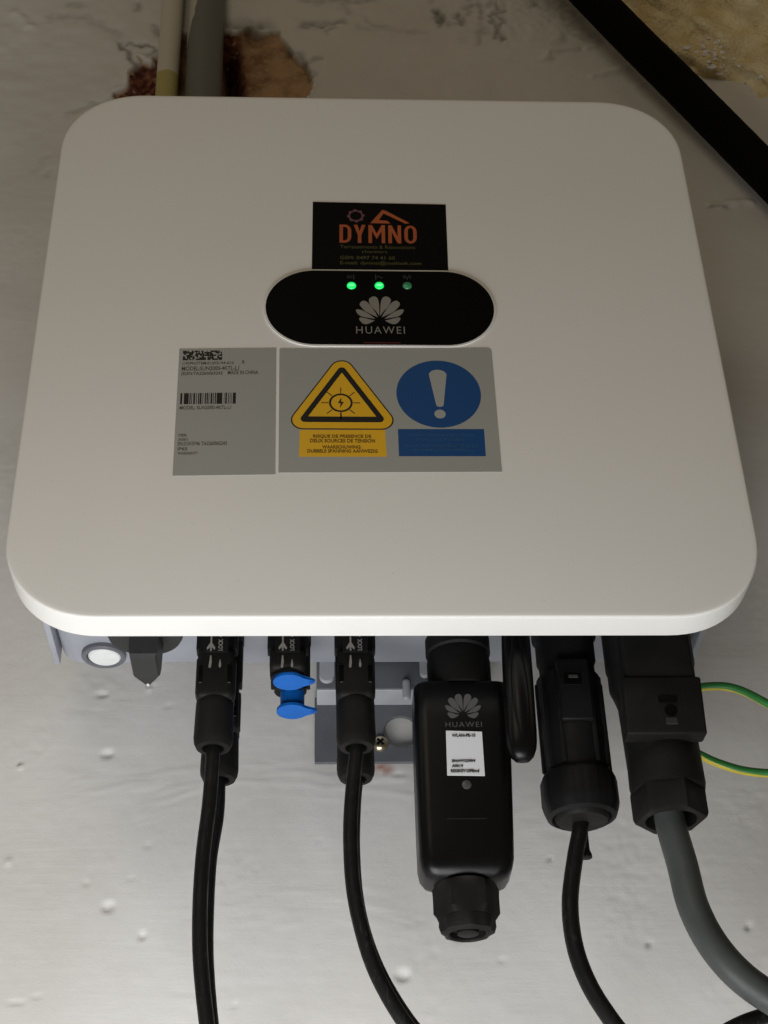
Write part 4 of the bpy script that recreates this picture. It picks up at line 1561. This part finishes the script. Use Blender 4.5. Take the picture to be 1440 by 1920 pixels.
# ------------------------------------------------------------------ pipes above the inverter
def paint_mix(name, paint, bare, edge, thr, vertical, side=None):
    """paint that stops at a ragged line; bare plastic beyond it"""
    m = bpy.data.materials.new(name)
    m.use_nodes = True
    nt = m.node_tree
    L = nt.links.new
    b = nt.nodes['Principled BSDF']
    tc = nt.nodes.new('ShaderNodeTexCoord')
    sep = nt.nodes.new('ShaderNodeSeparateXYZ')
    L(tc.outputs['Object'], sep.inputs[0])
    nz = nt.nodes.new('ShaderNodeTexNoise')
    nz.inputs['Scale'].default_value = 70
    nz.inputs['Detail'].default_value = 5
    L(tc.outputs['Object'], nz.inputs['Vector'])
    k = nt.nodes.new('ShaderNodeMath')
    k.operation = 'MULTIPLY_ADD'
    L(nz.outputs['Fac'], k.inputs[0])
    k.inputs[1].default_value = edge
    if side is None:
        L(sep.outputs['Z'], k.inputs[2])
    else:
        c = nt.nodes.new('ShaderNodeVectorMath')
        c.operation = 'DOT_PRODUCT'
        L(tc.outputs['Object'], c.inputs[0])
        c.inputs[1].default_value = side
        L(c.outputs['Value'], k.inputs[2])
    r = nt.nodes.new('ShaderNodeMapRange')
    r.inputs['From Min'].default_value = thr
    r.inputs['From Max'].default_value = thr + 0.0012
    L(k.outputs[0], r.inputs['Value'])
    x = nt.nodes.new('ShaderNodeMix')
    x.data_type = 'RGBA'
    x.inputs[6].default_value = (*bare, 1)
    x.inputs[7].default_value = (*paint, 1)
    L(r.outputs['Result'], x.inputs[0])
    L(x.outputs[2], b.inputs['Base Color'])
    b.inputs['Roughness'].default_value = 0.45
    n2 = nt.nodes.new('ShaderNodeTexNoise')
    n2.inputs['Scale'].default_value = 220
    L(tc.outputs['Object'], n2.inputs['Vector'])
    bp = nt.nodes.new('ShaderNodeBump')
    bp.inputs['Strength'].default_value = 0.35
    bp.inputs['Distance'].default_value = 0.0006
    L(n2.outputs['Fac'], bp.inputs['Height'])
    L(bp.outputs['Normal'], b.inputs['Normal'])
    return m


zc = at(315, 128, 0.138).z
a, b = at(324, 0, 0.146), at(312, 178, 0.146)
dcr = (b - a) / (a.z - b.z)
bm = bmesh.new()
tube(bm, [tuple(a - dcr * 0.16), tuple(a), tuple(b), tuple(b + dcr * 0.13)], 0.0083, 24, 10, wob=0.004)
cp = obj('conduit_pipe', bm, paint_mix('cream_paint', (0.58, 0.55, 0.47), (0.42, 0.37, 0.14), 0.004, zc, True))
tag(cp, 'narrow cream painted conduit pipe above the inverter, left of the grey pipe', 'pipe')
a, b = at(388, 0, 0.147), at(381, 178, 0.147)
dcr = (b - a) / (a.z - b.z)
bm = bmesh.new()
tube(bm, [tuple(a - dcr * 0.16), tuple(a), tuple(b), tuple(b + dcr * 0.13)], 0.0138, 28, 10, wob=0.002)
sdv = Vector((-1.0, 0, 0.16)).normalized()
thr = sdv.dot(at(364, 20, 0.140)) + 0.0005
gp = obj('drain_pipe', bm, paint_mix('grey_pipe_paint', (0.50, 0.48, 0.43), (0.16, 0.16, 0.145), 0.006, thr, True, tuple(sdv)))
tag(gp, 'thick grey pipe with a paint smeared left edge above the inverter', 'pipe')

# ------------------------------------------------------------------ mineral wool and black hose, upper right
wool_m = principled('yellow_mineral_wool', (0.90, 0.79, 0.52), 0.95, 0.05, col2=(0.70, 0.55, 0.28), vscale=46, bump=1.0, bscale=420)


for nd in wool_m.node_tree.nodes:
    if nd.type == 'BUMP':
        nd.inputs['Distance'].default_value = 0.0025


def build_wool():
    bm = bmesh.new()
    bmesh.ops.create_icosphere(bm, subdivisions=6, radius=1.0)
    vs = np.array([v.co[:] for v in bm.verts])
    c = at(1505, -8, 0.165)
    r = np.array([0.168, 0.056, 0.140])
    p = vs * r
    d = np.zeros(len(vs))
    for sc_, am, sd_ in ((0.055, 0.012, 41), (0.024, 0.009, 42), (0.011, 0.0068, 43), (0.0055, 0.0036, 44)):
        d += am * (vnoise(p[:, 0] + 0.31 * p[:, 1], p[:, 2], sc_, sd_) + vnoise(p[:, 1] + p[:, 0] * 0.2, p[:, 2] * 0.9 + p[:, 0], sc_, sd_ + 9)) * 0.8
    for v, q, dd, u in zip(bm.verts, p, d, vs):
        v.co = Vector(q + u * dd) + c
    t = thing('mineral_wool', 'fluffy yellow mineral wool insulation bulging out in the upper right corner', 'insulation', tuple(c))
    obj('wool_batt', bm, wool_m, t, 0).data.polygons.foreach_set('use_smooth', [True] * (20 * 4 ** 5))
    # loose fibres on its surface
    rr = random.Random(3)
    bm = bmesh.new()
    pts = p + vs * d[:, None] + np.array(c)
    sel = [i for i in range(len(pts)) if vs[i][1] < 0.1]
    SP = pts[(vs[:, 1] < 0.0) & (vs[:, 2] < 0.6)]
    for k in range(3000):
        i = rr.choice(sel)
        o = Vector(pts[i])
        nrm = Vector(vs[i])
        t1 = (nrm.orthogonal() * rr.uniform(-1, 1) + nrm.cross(nrm.orthogonal()) * rr.uniform(-1, 1)).normalized()
        w = nrm.cross(t1) * rr.uniform(0.00008, 0.00015)
        ln = rr.uniform(0.002, 0.006)
        A = o + nrm * -0.0005
        B = A + t1 * ln * 0.5 + nrm * rr.uniform(0.0003, 0.0014)
        E_ = A + t1 * ln + nrm * rr.uniform(-0.001, 0.002)
        v = [bm.verts.new(q) for q in (A - w, A + w, B + w, B - w, E_ + w, E_ - w)]
        bm.faces.new((v[0], v[1], v[2], v[3]))
        bm.faces.new((v[3], v[2], v[4], v[5]))
    me = bpy.data.meshes.new('loose_fibres')
    bm.to_mesh(me)
    bm.free()
    f = obj('loose_fibres', me, principled('pale_fibre', (0.80, 0.66, 0.38), 0.9, 0.1), t, 0)
    f['kind'] = 'stuff'
    # flakes of white plaster caught in the wool
    flake_m = principled('plaster_flake', (0.80, 0.78, 0.74), 0.8, 0.2)
    for u, v, n_ in ((1332, 96, 46), (1352, 122, 26), (1432, 140, 9), (1300, 82, 10), (1400, 160, 8)):
        bm = bmesh.new()
        for k in range(n_):
            dr = np.array(at(u + rr.gauss(0, 15), v + rr.gauss(0, 13), 0.150) - CAM_LOC)
            dr /= np.linalg.norm(dr)
            w_ = SP - np.array(CAM_LOC)
            dist = np.linalg.norm(w_ - (w_ @ dr)[:, None] * dr, axis=1)
            q = Vector(SP[int(np.argmin(dist))]) + Vector((rr.gauss(0, 0.0016), rr.gauss(0, 0.0006), rr.gauss(0, 0.0016)))
            s = rr.uniform(0.0005, 0.0012) * rr.choice((1, 1, 1.6, 2.4))
            e3 = Vector((rr.uniform(0.5, 1.8), rr.uniform(0.4, 0.8), rr.uniform(0.5, 1.6)))
            rb_ = bmesh.ops.create_icosphere(bm, subdivisions=1, radius=s)
            for vv in rb_['verts']:
                vv.co = Vector((vv.co.x * e3.x, vv.co.y * e3.y, vv.co.z * e3.z)) * rr.uniform(0.5, 1.4) + q
        obj('plaster_flakes', bm, flake_m, t, 30)['kind'] = 'stuff'


build_wool()
bm = bmesh.new()
tube(bm, [tuple(p) for p in pp((1000, -118, .124), (1107, -8, .126), (1193, 80, .129), (1262, 148, .132), (1350, 237, .135), (1465, 354, .137), (1560, 450, .138), (1650, 540, .138))], 0.0141, 32, 14, wob=0.006)
hs = obj('foam_hose', bm, M['foam'])
tag(hs, 'thick matt black foam hose running diagonally across the upper right', 'hose')
